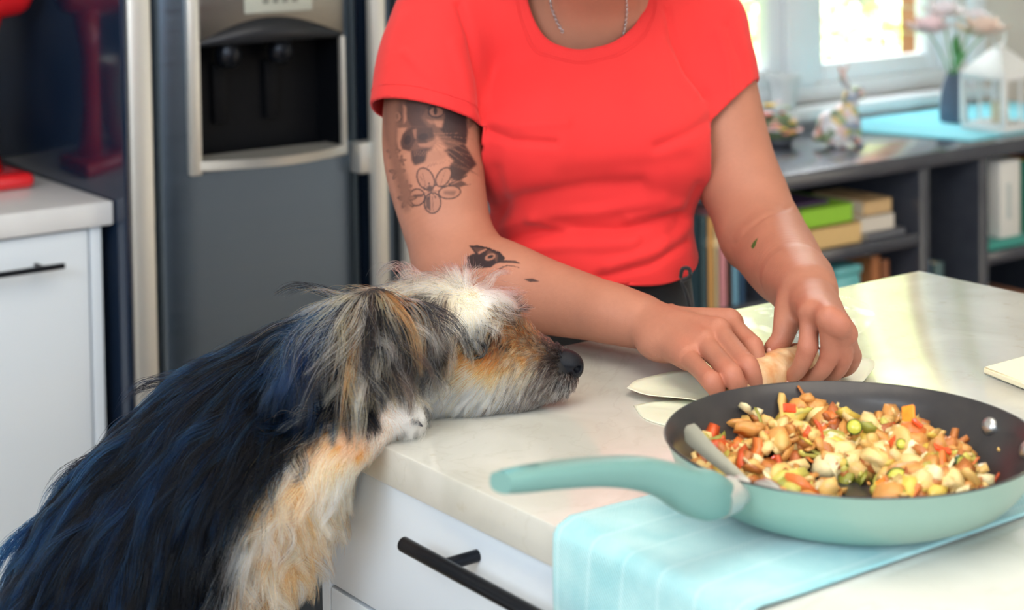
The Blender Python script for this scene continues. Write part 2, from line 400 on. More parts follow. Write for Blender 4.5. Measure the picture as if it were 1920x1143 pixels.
# the garden outside
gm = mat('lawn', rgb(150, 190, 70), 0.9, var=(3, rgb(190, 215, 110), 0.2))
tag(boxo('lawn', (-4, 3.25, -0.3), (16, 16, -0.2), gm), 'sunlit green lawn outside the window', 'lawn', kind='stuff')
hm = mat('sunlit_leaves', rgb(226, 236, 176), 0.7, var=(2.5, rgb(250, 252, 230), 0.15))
def bush(name, c, r, n, seed, label):
    rn = np.random.default_rng(seed); root = empty(name, (c[0], c[1], -0.2), label, 'bush', 'bushes in the garden')
    d = rn.normal(size=(n, 3)); d /= np.linalg.norm(d, axis=1)[:, None]; rad = rn.uniform(0.75, 1.0, n)**0.5
    p = np.array(c)+d*rad[:, None]*np.array(r); a = rn.normal(size=(n, 3)); a /= np.linalg.norm(a, axis=1)[:, None]
    b = np.cross(a, rn.normal(size=(n, 3))); b /= np.linalg.norm(b, axis=1)[:, None]; s = rn.uniform(0.04, 0.09, n)[:, None]
    V = np.stack([p-a*s, p-b*s*0.5+a*s*0.1, p+a*s, p+b*s*0.5+a*s*0.1], 1).reshape(-1, 3)
    o = obj('foliage', meshdata('foliage', V, np.arange(4*n).reshape(-1, 4)), hm, root); o['kind'] = 'stuff'
    bm = bmesh.new()
    tube(bm, [(c[0], c[1], -0.2), (c[0]+0.05, c[1], c[2]*0.5), (c[0], c[1]+0.05, c[2])], [0.08, 0.06, 0.03]); obj('trunk', bm, mat('bark', rgb(110, 90, 70), 0.9), root)
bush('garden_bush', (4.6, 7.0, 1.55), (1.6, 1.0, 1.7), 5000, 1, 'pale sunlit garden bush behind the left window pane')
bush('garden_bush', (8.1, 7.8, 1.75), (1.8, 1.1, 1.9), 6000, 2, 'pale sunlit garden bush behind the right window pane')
# brick pier by the window
PDX = 0.30
pier = empty('brick_pier', (4.25+PDX, 3.75, -0.2), 'red brick wall pier outside at the right side of the window', 'wall')
bmr = mat('brick', rgb(186, 120, 102), 0.85, var=(6, rgb(204, 146, 130), 0.2)); mort = mat('mortar', rgb(206, 190, 180), 0.9)
boxo('mortar', (4.235+PDX, 3.76, -0.2), (4.79+PDX, 3.99, 2.3), mort, pier)
bme = None
for r in range(17):
    for k in range(3):
        x0 = 4.23+k*0.215-(0.10 if r % 2 else 0); x1 = min(x0+0.205, 4.8); x0 = max(x0, 4.23)
        if x1-x0 < 0.05: continue
        boxo('brick', (x0+PDX, 3.75, 0.62+r*0.085), (x1+PDX, 3.99, 0.695+r*0.085), bmr, pier)

# ------------------------------------------------------------------ fridge
fr = empty('fridge', (1.52, 2.7, 0), 'double-door stainless steel fridge freezer with a water dispenser', 'fridge')
fx0, fx1, fy = 1.072, 1.98, 2.42
def steel_door(name, x0, x1, hole=None):
    # door skin with softly rounded vertical edges; optional rectangular recess
    nx = [x0, x0+0.004, x0+0.012, x0+0.03]+([hole[0], hole[1]] if hole else [])+[x1-0.03, x1-0.012, x1-0.004, x1]
    dep = {x0: 0.03, x0+0.004: 0.014, x0+0.012: 0.005, x0+0.03: 0.0, x1-0.03: 0.0, x1-0.012: 0.005, x1-0.004: 0.014, x1: 0.03}
    nz = [0.06]+([hole[2], hole[3]] if hole else [])+[1.86]
    bm = bmesh.new(); g = [[bm.verts.new((x, fy+dep.get(x, 0), z)) for z in nz] for x in nx]
    for i in range(len(nx)-1):
        for j in range(len(nz)-1):
            if hole and nx[i] == hole[0] and nz[j] == hole[2]: continue
            bm.faces.new((g[i][j], g[i+1][j], g[i+1][j+1], g[i][j+1]))
    ext = bmesh.ops.extrude_edge_only(bm, edges=[e for e in bm.edges if e.is_boundary])
    for v in [v for v in ext['geom'] if isinstance(v, bmesh.types.BMVert)]: v.co.y = fy+0.06
    return obj(name, bm, M['steel'], fr, True, 30)
boxo('cabinet_body', (fx0+0.004, fy+0.062, 0.03), (fx1, WY-0.02, 1.86), M['fridge_side'], fr, 0.004)
boxo('edge_strip', (fx0-0.006, fy+0.002, 0.05), (fx0+0.034, fy+0.060, 1.87), M['steel_light'], fr, 0.008)
boxo('toe_kick', (fx0+0.02, fy+0.05, 0.0), (fx1-0.02, fy+0.1, 0.06), M['black_metal'], fr)
hx0, hx1, hz0, hz1 = 1.178, 1.421, 0.968, 1.142
d1 = steel_door('door', fx0+0.036, 1.468, (hx0-0.004, hx1+0.004, hz0, hz1+0.02))
d2 = steel_door('door', 1.512, fx1)
def fridge_handle(x, d):
    bm = bmesh.new(); box(bm, (x-0.012, fy-0.055, 0.62), (x+0.012, fy-0.030, 1.62), 0.008); h = obj('handle', bm, M['steel_light'], d, True, 40)
for x, d in ((1.474, d1), (1.530, d2)):
    bm = bmesh.new(); box(bm, (x-0.015, fy-0.044, 0.45), (x+0.015, fy-0.022, 1.66), 0.009)
    for z in (0.95, 1.60): box(bm, (x-0.012-(0.02 if x < 1.5 else 0), fy-0.03, z-0.025), (x+0.012+(0.02 if x > 1.5 else 0), fy+0.004, z+0.025), 0.004)
    obj('handle', bm, M['steel_light'], d, True, 40)
dsp = empty('dispenser', (1.30, fy, 1.05)); setparent(dsp, fr); dsp.location = (1.30, fy, 1.05)
dsp.matrix_parent_inverse = parent_world(fr).inverted()
cav = mat('dispenser_cavity', rgb(5, 7, 12), 0.5, 0.0, spec=0.15)
bm = bmesh.new(); g = []
for x, y in ((hx0, fy-0.004), (hx0+0.01, fy+0.05), (hx1-0.01, fy+0.05), (hx1, fy-0.004)):
    g.append([bm.verts.new((x, y, z)) for z in (hz0, hz1+0.02)])
for a, b in zip(g, g[1:]): bm.faces.new((a[0], b[0], b[1], a[1]))
bm.faces.new([q[0] for q in g]); bm.faces.new([q[1] for q in g])
obj('cavity', bm, cav, dsp)
# surround: bright frame, arched hood, curved drip tray
boxo('side_trim', (hx0-0.021, fy-0.012, hz0-0.018), (hx0-0.001, fy+0.004, 1.30), M['steel_light'], dsp, 0.004)
boxo('side_trim', (hx1+0.001, fy-0.012, hz0-0.004), (hx1+0.010, fy+0.004, hz1+0.005), M['steel_light'], dsp, 0.004)
bm = bmesh.new(); n = 24; A = []; B = []
for k in range(n+1):
    t = k/n; x = hx0-0.002+(hx1-hx0+0.006)*t; arch = 0.032*math.sin(PI*t)
    out = 0.010+0.022*math.sin(PI*t)
    A.append([bm.verts.new((x, fy-0.003, hz1+0.002)), bm.verts.new((x, fy-out, hz1+0.006)), bm.verts.new((x, fy-out*0.8, hz1+0.008+arch*0.8)), bm.verts.new((x, fy-0.008, hz1+0.010+arch))])
for a, b in zip(A, A[1:]):
    for k in range(3): bm.faces.new((a[k], b[k], b[k+1], a[k+1]))
obj('hood', bm, mat('hood_grey', rgb(44, 47, 53), 0.35, 0.5), dsp, True)
bm = bmesh.new(); A = []
for k in range(n+1):
    t = k/n; x = hx0-0.014+(hx1-hx0+0.026)*t; out = 0.008+0.045*math.sin(PI*t)
    A.append([bm.verts.new((x, fy+0.03, hz0+0.006)), bm.verts.new((x, fy-out, hz0+0.004)), bm.verts.new((x, fy-out*0.95, hz0-0.010)), bm.verts.new((x, fy, hz0-0.016))])
for a, b in zip(A, A[1:]):
    for k in range(3): bm.faces.new((a[k], a[k+1], b[k+1], b[k]))
obj('drip_tray', bm, M['steel_light'], dsp, True, 35)
boxo('panel', (hx0-0.001, fy-0.008, hz1+0.004), (hx1+0.010, fy+0.004, 1.30), brushed('panel_grey', rgb(120, 118, 114), 0.35), dsp, 0.004)
dm = mat('display', rgb(168, 172, 164), 0.25)
boxo('display', (1.253, fy-0.0115, 1.190), (1.372, fy-0.007, 1.240), dm, dsp, 0.002)
ink = mat('print_grey', rgb(120, 124, 118), 0.4)
for k in range(4):
    boxo('button', (1.284+k*0.017, fy-0.013, 1.205), (1.294+k*0.017, fy-0.011, 1.219), ink, dsp, 0.001)
for x in (1.235, 1.325):
    bm = bmesh.new(); lathe(bm, (x, fy+0.012, hz1-0.010), [(0, 0.012), (0.017, 0.012), (0.021, 0.0), (0.020, -0.014), (0.012, -0.024), (0.0, -0.026)], 20)
    obj('nozzle', bm, M['black_metal'], dsp, True, 50)
    boxo('lever', (x-0.012, fy+0.040, hz0+0.05), (x+0.012, fy+0.045, hz1-0.03), cav, dsp, 0.003)

# tall glossy panel beside the fridge, left worktop and its base unit
tag(boxo('fridge_side_panel', (1.056, 2.425, 0), (1.066, WY, 2.2), M['fridge_side'], None, 0.002), 'tall dark navy glossy side panel between fridge and left worktop', 'panel')
tag(boxo('worktop', (-0.9, 2.458, 0.884), (1.0530, WY-0.01, 0.92), M['stone_dim'], None, 0.003), 'pale marbled worktop along the wall left of the fridge', 'worktop')
bu = empty('base_cabinet', (0.74, 2.7, 0), 'white base cabinet under the left worktop with black bar handle', 'cabinet')
boxo('carcass', (0.42, 2.490, 0.09), (1.020, WY-0.02, 0.883), M['cabinet'], bu)
boxo('side_panel', (1.0205, 2.470, 0.0), (1.038, WY-0.02, 0.883), M['cabinet'], bu, 0.001)
dr = boxo('door', (0.423, 2.470, 0.10), (1.0170, 2.4895, 0.880), M['cabinet'], bu, 0.0015)
bm = bmesh.new(); tube(bm, [(0.80, 2.437, 0.838), (0.966, 2.437, 0.838)], 0.0045, 12)
for x in (0.83, 0.936): tube(bm, [(x, 2.437, 0.838), (x, 2.470, 0.838)], 0.0035, 10)
obj('handle', bm, M['black_metal'], dr, True, 40)
boxo('toe_kick', (0.42, 2.52, 0.0), (1.0200, 2.54, 0.089), M['cabinet'], bu)
bu2 = empty('base_cabinet', (0.1, 2.7, 0), 'white base cabinet at far left, mostly outside the frame', 'cabinet')
boxo('carcass', (-0.88, 2.490, 0.0), (0.417, WY-0.02, 0.883), M['cabinet'], bu2)
for a, b in ((-0.87, -0.228), (-0.224, 0.417)):
    boxo('door', (a, 2.470, 0.10), (b, 2.4895, 0.880), M['cabinet'], bu2, 0.0015)

# red stand mixer on the left worktop
red = mat('red_enamel', rgb(214, 30, 36), 0.18, coat=0.8)
mx = empty('stand_mixer', (0.86, 2.72, 0.92), 'glossy red stand mixer on the left worktop beside the fridge panel', 'mixer')
bm = bmesh.new(); box(bm, (0.76, 2.640, 0.92), (1.005, 2.80, 0.945), 0.012, seg=3); obj('base', bm, red, mx, True, 50)
bm = bmesh.new(); tube(bm, [(0.938, 2.72, 0.94), (0.926, 2.72, 1.02), (0.928, 2.72, 1.12), (0.938, 2.72, 1.19)], [0.042, 0.032, 0.034, 0.046], 24); obj('column', bm, red, mx, True)
bm = bmesh.new(); tube(bm, smoothpts([(1.035, 2.72, 1.225), (1.02, 2.72, 1.227), (0.96, 2.72, 1.235), (0.84, 2.72, 1.24), (0.76, 2.72, 1.235), (0.73, 2.72, 1.235)], 4),
    [v for v in np.interp(np.linspace(0, 5, 21), [0, 1, 2, 3, 4, 5], [0.012, 0.040, 0.057, 0.060, 0.050, 0.02])], 24); obj('motor_head', bm, red, mx, True)
bm = bmesh.new(); lathe(bm, (0.775, 2.72, 0.947), [(0, 0), (0.05, 0.0), (0.055, 0.01), (0.075, 0.04), (0.088, 0.09), (0.092, 0.15), (0.095, 0.152), (0.090, 0.148), (0.084, 0.09), (0.07, 0.045), (0, 0.012)], 40); obj('bowl', bm, M['steel_light'], mx, True)

# ------------------------------------------------------------------ low grey shelf unit under the window
sh = empty('shelf_unit', (2.9, 2.73, 0), 'low dark grey open shelf unit under the window', 'shelf')
sy0, sy1, sx0, sx1 = 2.485, 2.94, 1.99, 3.75
def shelfboard(name, lo, hi, m=None): return boxo(name, lo, hi, m or M['shelf'], sh, 0.0015)
shelfboard('top_board', (sx0, sy0-0.003, 0.768), (sx1, sy1, 0.80))
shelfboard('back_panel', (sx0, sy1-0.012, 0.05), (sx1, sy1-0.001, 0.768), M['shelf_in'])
ups = [1.99, 2.435, 2.880, 3.075, 3.50, 3.732]
for x in ups: shelfboard('upright', (x, sy0, 0), (x+0.030, sy1-0.013, 0.767))
for a, b, zs in ((0, 1, (0.53, 0.26)), (1, 2, (0.605, 0.30)), (3, 4, (0.530, 0.26)), (4, 5, (0.53, 0.26))):
    for z in zs: shelfboard('shelf_board', (ups[a]+0.0305, sy0+0.002, z), (ups[b]-0.0005, sy1-0.013, z+0.026))
shelfboard('shelf_board', (2.9105, sy0+0.002, 0.38), (3.0745, sy1-0.013, 0.406))
for a, b in ((0, 1), (1, 2), (2, 3), (3, 4), (4, 5)): shelfboard('bottom_board', (ups[a]+0.0305, sy0+0.002, 0.05), (ups[b]-0.0005, sy1-0.013, 0.076))

# books
def book(x0, y0, z0, wx, wy, wz, col, label, group, axis='x', page=True, rz=0.0):
    """closed book: cover board wraps pages; spine faces -y. wx,wy,wz outer size"""
    t = empty('book', (x0+wx/2, y0+wy/2, z0), label, 'book', group)
    c = mat('book_cover', col, 0.6); pg = M.setdefault('pages', mat('pages', rgb(226, 216, 196), 0.9))
    b = 0.0022; bm = bmesh.new()
    if axis == 'x':                                     # standing, covers face +-x
        box(bm, (x0, y0, z0), (x0+b, y0+wy, z0+wz)); box(bm, (x0+wx-b, y0, z0), (x0+wx, y0+wy, z0+wz)); box(bm, (x0, y0, z0), (x0+wx, y0+b, z0+wz))
        box(bm, (x0, y0-0.0008, z0+wz*0.68), (x0+wx, y0, z0+wz*0.78))
        o = obj('cover', bm, c, t); boxo('page_block', (x0+b, y0+b, z0+0.003), (x0+wx-b, y0+wy-0.003, z0+wz-0.003), pg, t)
    else:                                               # lying
        box(bm, (x0, y0, z0), (x0+wx, y0+wy, z0+b)); box(bm, (x0, y0, z0+wz-b), (x0+wx, y0+wy, z0+wz)); box(bm, (x0, y0, z0), (x0+wx, y0+b, z0+wz))
        o = obj('cover', bm, c, t); boxo('page_block', (x0+0.003, y0+b, z0+b), (x0+wx-0.003, y0+wy-0.003, z0+wz-b), pg, t)
    if rz: t.rotation_euler.z = rz
    return t
g1 = 'books lying in the top compartment'
z = 0.6312
book(2.56, 2.50, z, 0.155, 0.20, 0.044, rgb(226, 190, 130), 'thick tan book lying at the bottom of the left pile', g1, 'z'); z += 0.0442
book(2.55, 2.51, z, 0.150, 0.19, 0.040, rgb(150, 206, 60), 'bright green book lying on the thick tan book', g1, 'z'); z += 0.0402
book(2.53, 2.53, z, 0.120, 0.17, 0.009, rgb(96, 74, 110), 'thin purple book lying on top of the green book', g1, 'z')
z = 0.6312
book(2.735, 2.50, z, 0.115, 0.19, 0.014, rgb(120, 122, 130), 'thin grey book at the bottom of the right pile', g1, 'z'); z += 0.0142
book(2.722, 2.51, z, 0.105, 0.18, 0.032, rgb(222, 214, 202), 'cream white book lying under the small tan one', g1, 'z'); z += 0.0322
book(2.745, 2.52, z, 0.085, 0.15, 0.032, rgb(214, 180, 132), 'small tan book lying on top of the right pile', g1, 'z')
g2 = 'books standing behind the woman at her waist'
x = 2.262
for wx, hz, c, lb in ((0.017, 0.185, (60, 84, 92), 'tall dark teal book standing nearest the woman'), (0.018, 0.18, (206, 156, 92), 'tan yellow book standing beside the dark teal book'),
        (0.010, 0.175, (232, 214, 170), 'thin cream book standing beside the tan yellow one'), (0.022, 0.19, (206, 138, 146), 'pink book standing in the middle of the row'),
        (0.011, 0.17, (90, 60, 50), 'thin brown book standing beside the pink book'), (0.019, 0.172, (110, 160, 186), 'light blue book standing near the end of the row'), (0.016, 0.168, (40, 76, 110), 'dark blue book at the end of the row')):
    book(x, 2.495, 0.5565, wx, 0.15, hz, rgb(*c), lb, g2); x += wx+0.0006
g3 = 'books on the low shelf under the left uprights'
x = 2.30
for wx, hz, c, lb in ((0.03, 0.17, (214, 150, 90), 'orange book on the low shelf behind the island'), (0.025, 0.15, (190, 90, 80), 'red brown book on the low shelf behind the island'), (0.03, 0.16, (230, 210, 180), 'pale cream book on the low shelf behind the island'), (0.028, 0.17, (60, 140, 150), 'teal book on the low shelf behind the island')):
    book(x, 2.52, 0.2865, wx, 0.14, hz, rgb(*c), lb, g3); x += wx+0.001
tin = mat('turq_tin', rgb(110, 196, 200), 0.35, coat=0.4)
cb = onz(1568, 560, 0.33)
t = empty('storage_tin', (2.700, 2.56, 0.3265), 'pale turquoise storage tin on the lower shelf', 'tin')
boxo('body', (2.66, 2.52, 0.3265), (2.735, 2.62, 0.560), tin, t, 0.006); boxo('lid', (2.657, 2.517, 0.5605), (2.738, 2.623, 0.580), tin, t, 0.005)
book(2.765, 2.52, 0.3265, 0.03, 0.11, 0.262, rgb(176, 112, 70), 'reddish brown book standing beside the turquoise tin', 'books by the turquoise tin')
book(2.797, 2.52, 0.3265, 0.026, 0.11, 0.250, rgb(150, 96, 66), 'darker brown book right of the turquoise tin', 'books by the turquoise tin')
book(2.925, 2.52, 0.4065, 0.03, 0.15, 0.15, rgb(52, 110, 150), 'dark blue book in the narrow black compartment', 'books in the narrow compartment')
book(2.962, 2.52, 0.4065, 0.035, 0.14, 0.14, rgb(90, 116, 120), 'grey green book in the narrow black compartment', 'books in the narrow compartment')
tag(boxo('folded_cloth', (3.11, 2.49, 0.5562), (3.49, 2.72, 0.578), mat('green_felt', rgb(58, 150, 138), 0.9, sheen=0.3), None, 0.008), 'folded green cloth lying on the right shelf board', 'cloth')
t = empty('magazine_file', (3.20, 2.6, 0.578), 'white cardboard magazine file standing on the green cloth', 'file box')
wf = mat('white_card', rgb(226, 226, 222), 0.7)
boxo('box', (3.165, 2.50, 0.5785), (3.235, 2.70, 0.750), wf, t, 0.003); boxo('box_label', (3.187, 2.4985, 0.62), (3.200, 2.4998, 0.70), mat('label_grey', rgb(190, 200, 200), 0.7), t)
x = 3.262
for wx, c, lb in ((0.018, (60, 140, 120), 'green book right of the white magazine file'), (0.02, (214, 190, 60), 'yellow book right of the green book'), (0.016, (40, 40, 44), 'black book at the right frame edge'), (0.02, (200, 90, 60), 'orange book just beyond the black book')):
    book(x, 2.50, 0.5785, wx, 0.15, 0.16, rgb(*c), lb, 'books beside the magazine file'); x += wx+0.0006
for k, (c, lb) in enumerate((((150, 100, 90), 'brown book lying under the right shelf board'), ((180, 120, 96), 'light brown book lying on the brown book'))):
    book(3.13+0.01*k, 2.50, 0.2865+0.052*k, 0.16, 0.20, 0.05, rgb(*c), lb, 'books lying low on the right', 'z')
book(3.14, 2.50, 0.392, 0.17, 0.18, 0.04, rgb(196, 140, 110), 'tan book on top of the two brown lying books', 'books lying low on the right', 'z')

# turquoise runner, vase, lantern, rabbit, ornament, pot
P = [onz(*q, 0.801) for q in ((1640, 243), (1800, 218), (1930, 222), (1920, 268), (1790, 266))]
bm = bmesh.new(); vs = [bm.verts.new((3.03, 2.93, 0.8005)), bm.verts.new((3.03, 2.80, 0.8005)), bm.verts.new((3.10, 2.53, 0.8005)), bm.verts.new((3.68, 2.53, 0.8005)), bm.verts.new((3.72, 2.93, 0.8005))]
f = bm.faces.new(vs); r = bmesh.ops.extrude_face_region(bm, geom=[f]); 
for v in r['geom']:
    if isinstance(v, bmesh.types.BMVert): v.co.z += 0.003
tag(obj('table_runner', bm, M['turq']), 'turquoise cloth mat lying on the shelf under vase and lantern', 'mat')
c = onz(1788, 228, 0.804)
va = empty('vase', tuple(c), 'matt blue-grey tapered vase holding pale flowers', 'vase')
bm = bmesh.new(); lathe(bm, c, [(0, 0), (0.030, 0), (0.033, 0.004), (0.033, 0.03), (0.030, 0.06), (0.025, 0.09), (0.017, 0.112), (0.014, 0.120), (0.011, 0.120), (0.012, 0.108), (0, 0.10)], 36)
obj('body', bm, mat('vase_grey', rgb(88, 100, 120), 0.65), va, True, 60)
petal = [mat('petal_pink', rgb(244, 224, 226), 0.7), mat('petal_white', rgb(240, 234, 236), 0.7), mat('petal_peach', rgb(242, 222, 208), 0.7)]
stem = mat('stem_green', rgb(92, 150, 60), 0.6)
def flower(top, r, pm, label, seed):
    rn = random.Random(seed); base = Vector(c)+Vector((rn.uniform(-.006, .006), rn.uniform(-.006, .006), 0.106)); top = Vector(top)
    t = empty('flower', tuple(base), label, 'flower', 'cut flowers in the vase')
    bm = bmesh.new(); mid = base.lerp(top, 0.5)+Vector((0, 0, 0.01)); tube(bm, smoothpts([base, mid, top], 4), 0.0018, 6); obj('stem', bm, stem, t, True)
    for ring, (n, rr, lift) in enumerate(((7, 1.0, -0.15), (6, 0.75, 0.15), (5, 0.45, 0.4))):
        for k in range(n):
            a = 2*PI*k/n+ring*0.5+rn.uniform(-.2, .2); dirv = Vector((math.cos(a), math.sin(a), lift)).normalized(); side = dirv.cross(Vector((0, 0, 1))).normalized(); upv = side.cross(dirv)
            bm = bmesh.new(); g = []
            for i in range(5):
                u = i/4; wd = r*0.42*math.sin(PI*(0.12+0.8*u)); row = []
                for j in range(4):
                    v = j/3*2-1; row.append(bm.verts.new(top+dirv*(r*rr*u)+side*(wd*v)+upv*(r*0.55*u*u+0.10*r*v*v)))
                g.append(row)
            for i in range(4):
                for j in range(3): bm.faces.new((g[i][j], g[i][j+1], g[i+1][j+1], g[i+1][j]))
            obj('petal', bm, pm, t, True)
    return t
flower(at(1742, 62, 3.92), 0.052, petal[0], 'pale pink flower leaning left of the vase', 1)
flower(at(1768, 32, 3.97), 0.050, petal[1], 'white flower highest above the vase', 2)
flower(at(1842, 68, 3.95), 0.058, petal[2], 'peach flower leaning right above the lantern', 3)
flower(at(1826, 40, 4.05), 0.038, petal[1], 'small white flower behind the peach flower', 4)
lf = mat('leaf_green', rgb(86, 168, 60), 0.5)
for k, (px, py, ang) in enumerate(((1795, 70, 0.3), (1783, 95, -0.6), (1803, 100, 0.9))):
    e = Vector(at(px, py, 3.9)); b = Vector(c)+Vector((0, 0, 0.11)); d = (e-b); s = d.cross(Vector((math.cos(ang), math.sin(ang), 0.1))).normalized()*0.014
    t = empty('leaf_stem', tuple(b), ('upright green leaf standing highest in the vase', 'short green leaf on the left of the vase', 'green leaf bending right from the vase')[k], 'leaf')
    bm = bmesh.new(); tube(bm, [b, b+d*0.6], 0.0012, 6); obj('stem', bm, stem, t)
    bm = bmesh.new(); g = []
    for i in range(7):
        u = i/6; p = b+d*(0.45+0.65*u); wd = math.sin(PI*min(1, u+0.02)); g.append([bm.verts.new(p-s*wd), bm.verts.new(p+Vector((0, 0, -0.002))), bm.verts.new(p+s*wd)])
    for a, q in zip(g, g[1:]):
        for j in (0, 1): bm.faces.new((a[j], a[j+1], q[j+1], q[j]))
    obj('blade', bm, lf, t, True)

wl = mat('lantern_white', rgb(238, 240, 240), 0.4)
lc = onz(1916, 246, 0.8038); lc[1] = max(lc[1], 2.60); LX, LY, LZ = lc
la = empty('lantern', (LX, LY, LZ), 'white house-shaped candle lantern with glass sides', 'lantern')
hw = 0.058
boxo('base', (LX-hw-0.004, LY-hw-0.004, LZ), (LX+hw+0.004, LY+hw+0.004, LZ+0.016), wl, la, 0.002)
boxo('eave', (LX-hw-0.006, LY-hw-0.006, LZ+0.118), (LX+hw+0.006, LY+hw+0.006, LZ+0.131), wl, la, 0.002)
for sx_ in (-1, 1):
    for sy_ in (-1, 1):
        boxo('post', (LX+sx_*hw-0.006, LY+sy_*hw-0.006, LZ+0.016), (LX+sx_*hw+0.006, LY+sy_*hw+0.006, LZ+0.118), wl, la, 0.001)
for s_ in (-1, 1):
    boxo('pane', (LX-hw+0.006, LY+s_*hw-0.0008, LZ+0.016), (LX+hw-0.006, LY+s_*hw+0.0008, LZ+0.118), M['clear'], la)
    boxo('pane', (LX+s_*hw-0.0008, LY-hw+0.006, LZ+0.016), (LX+s_*hw+0.0008, LY+hw-0.006, LZ+0.118), M['clear'], la)
    boxo('glazing_bar', (LX-0.002, LY+s_*hw-0.003, LZ+0.016), (LX+0.002, LY+s_*hw+0.003, LZ+0.118), wl, la)
bm = bmesh.new(); lathe(bm, (LX, LY, LZ+0.131), [(0.088, 0), (0.070, 0.016), (0.022, 0.052), (0.016, 0.054), (0.016, 0.062), (0, 0.064)], 4); bmesh.ops.rotate(bm, verts=bm.verts[:], cent=(LX, LY, LZ), matrix=Matrix.Rotation(PI/4, 3, 'Z')); obj('roof', bm, wl, la)
bm = bmesh.new(); lathe(bm, (LX, LY, LZ+0.212), [(0.018, 0), (0.0215, 0.003), (0.018, 0.006), (0.0165, 0.003), (0.018, 0)], 24, (0.3, 1, 0)); obj('ring', bm, wl, la, True)
t = empty('candle', (LX, LY, LZ+0.016), 'short cream candle standing inside the white lantern', 'candle')
bm = bmesh.new(); lathe(bm, (LX, LY, LZ+0.0165), [(0, 0), (0.02, 0), (0.02, 0.045), (0.017, 0.046), (0, 0.043)], 24); obj('wax', bm, mat('wax', rgb(222, 216, 190), 0.5), t, True, 50)
bm = bmesh.new(); tube(bm, [(LX, LY, LZ+0.058), (LX, LY, LZ+0.069)], 0.0008, 6); obj('wick', bm, M['black_metal'], t)

def floral(name, seed):
    m = mat(name, rgb(212, 214, 216), 0.35, coat=0.4); nt = m.node_tree; N = nt.nodes; L = nt.links; b = N['Principled BSDF']
    tcn = N.new('ShaderNodeTexCoord'); vo = N.new('ShaderNodeTexVoronoi'); vo.inputs['Scale'].default_value = 62
    mp = N.new('ShaderNodeMapping'); mp.inputs['Location'].default_value = (seed, seed*2, 0)
    cr = N.new('ShaderNodeValToRGB'); cr.color_ramp.interpolation = 'CONSTANT'
    cols = [rgb(222, 224, 230), rgb(152, 172, 132), rgb(214, 146, 128), rgb(206, 212, 220), rgb(216, 192, 130), rgb(140, 156, 180), rgb(222, 194, 190), rgb(126, 144, 122), rgb(222, 222, 222)]
    el = cr.color_ramp.elements
    el[0].color = (*cols[0], 1); el[1].position = 0.12; el[1].color = (*cols[1], 1)
    for k, cc in enumerate(cols[2:]): e = el.new(0.24+k*0.11); e.color = (*cc, 1)
    sp = N.new('ShaderNodeSeparateColor'); L.new(tcn.outputs['Object'], mp.inputs[0]); L.new(mp.outputs[0], vo.inputs['Vector']); L.new(vo.outputs['Color'], sp.inputs[0]); L.new(sp.outputs[0], cr.inputs[0])
    L.new(cr.outputs[0], b.inputs['Base Color']); return m
fl = floral('floral_print', 0.3)
rb = onz(1577, 274, 0.801); B0 = Vector(rb)
t = empty('rabbit_figurine', tuple(rb), 'sitting rabbit figurine covered in a pastel floral print', 'figurine')
xr = Vector(RT); xr.z = 0; xr.normalize(); yr = Vector(FO); yr.z = 0; yr.normalize(); zr = Vector((0, 0, 1))
def bl(a, b_, c_): return B0+xr*a+yr*b_+zr*c_
fd = Field(B0-Vector((0.1, 0.1, 0.003)), B0+Vector((0.1, 0.1, 0.2)), 0.003); AX = [xr, yr, zr]
fd.ell(bl(-0.014, 0, 0.042), (0.040, 0.030, 0.042), AX, 0.01); fd.ell(bl(0.012, 0, 0.055), (0.026, 0.024, 0.038), AX, 0.015)
fd.chain([bl(0.016, 0, 0.08), bl(0.022, 0, 0.108)], [0.019, 0.016], 0.01); fd.ell(bl(0.032, 0, 0.116), (0.024, 0.016, 0.016), AX, 0.008)
fd.ell(bl(-0.05, 0, 0.022), (0.013, 0.013, 0.013), AX, 0.006)
for s_ in (-1, 1):
    fd.chain([bl(0.018, s_*0.009, 0.126), bl(0.006, s_*0.013, 0.150), bl(-0.006+0.026*(s_ > 0), s_*0.017, 0.176)], [0.005, 0.008, 0.003], 0.004, (xr, 0.8))
    fd.chain([bl(0.028, s_*0.013, 0.07), bl(0.034, s_*0.014, 0.035), bl(0.036, s_*0.014, 0.008), bl(0.046, s_*0.014, 0.006)], [0.011, 0.008, 0.007, 0.006], 0.006)
    fd.ell(bl(-0.016, s_*0.022, 0.030), (0.030, 0.012, 0.026), AX, 0.005); fd.chain([bl(-0.012, s_*0.024, 0.007), bl(0.016, s_*0.025, 0.006)], [0.008, 0.006], 0.004)
V, Q = fd.mesh(); V[:, 2] = np.maximum(V[:, 2], 0.801)
obj('body', meshdata('rabbit', V, Q), fl, t, True)
for s_ in (-1, 1):
    bm = bmesh.new(); ico(bm, bl(0.036, s_*0.0145, 0.119), (0.0025, 0.0025, 0.0025), 2); obj('eye', bm, M['black_metal'], t, True)
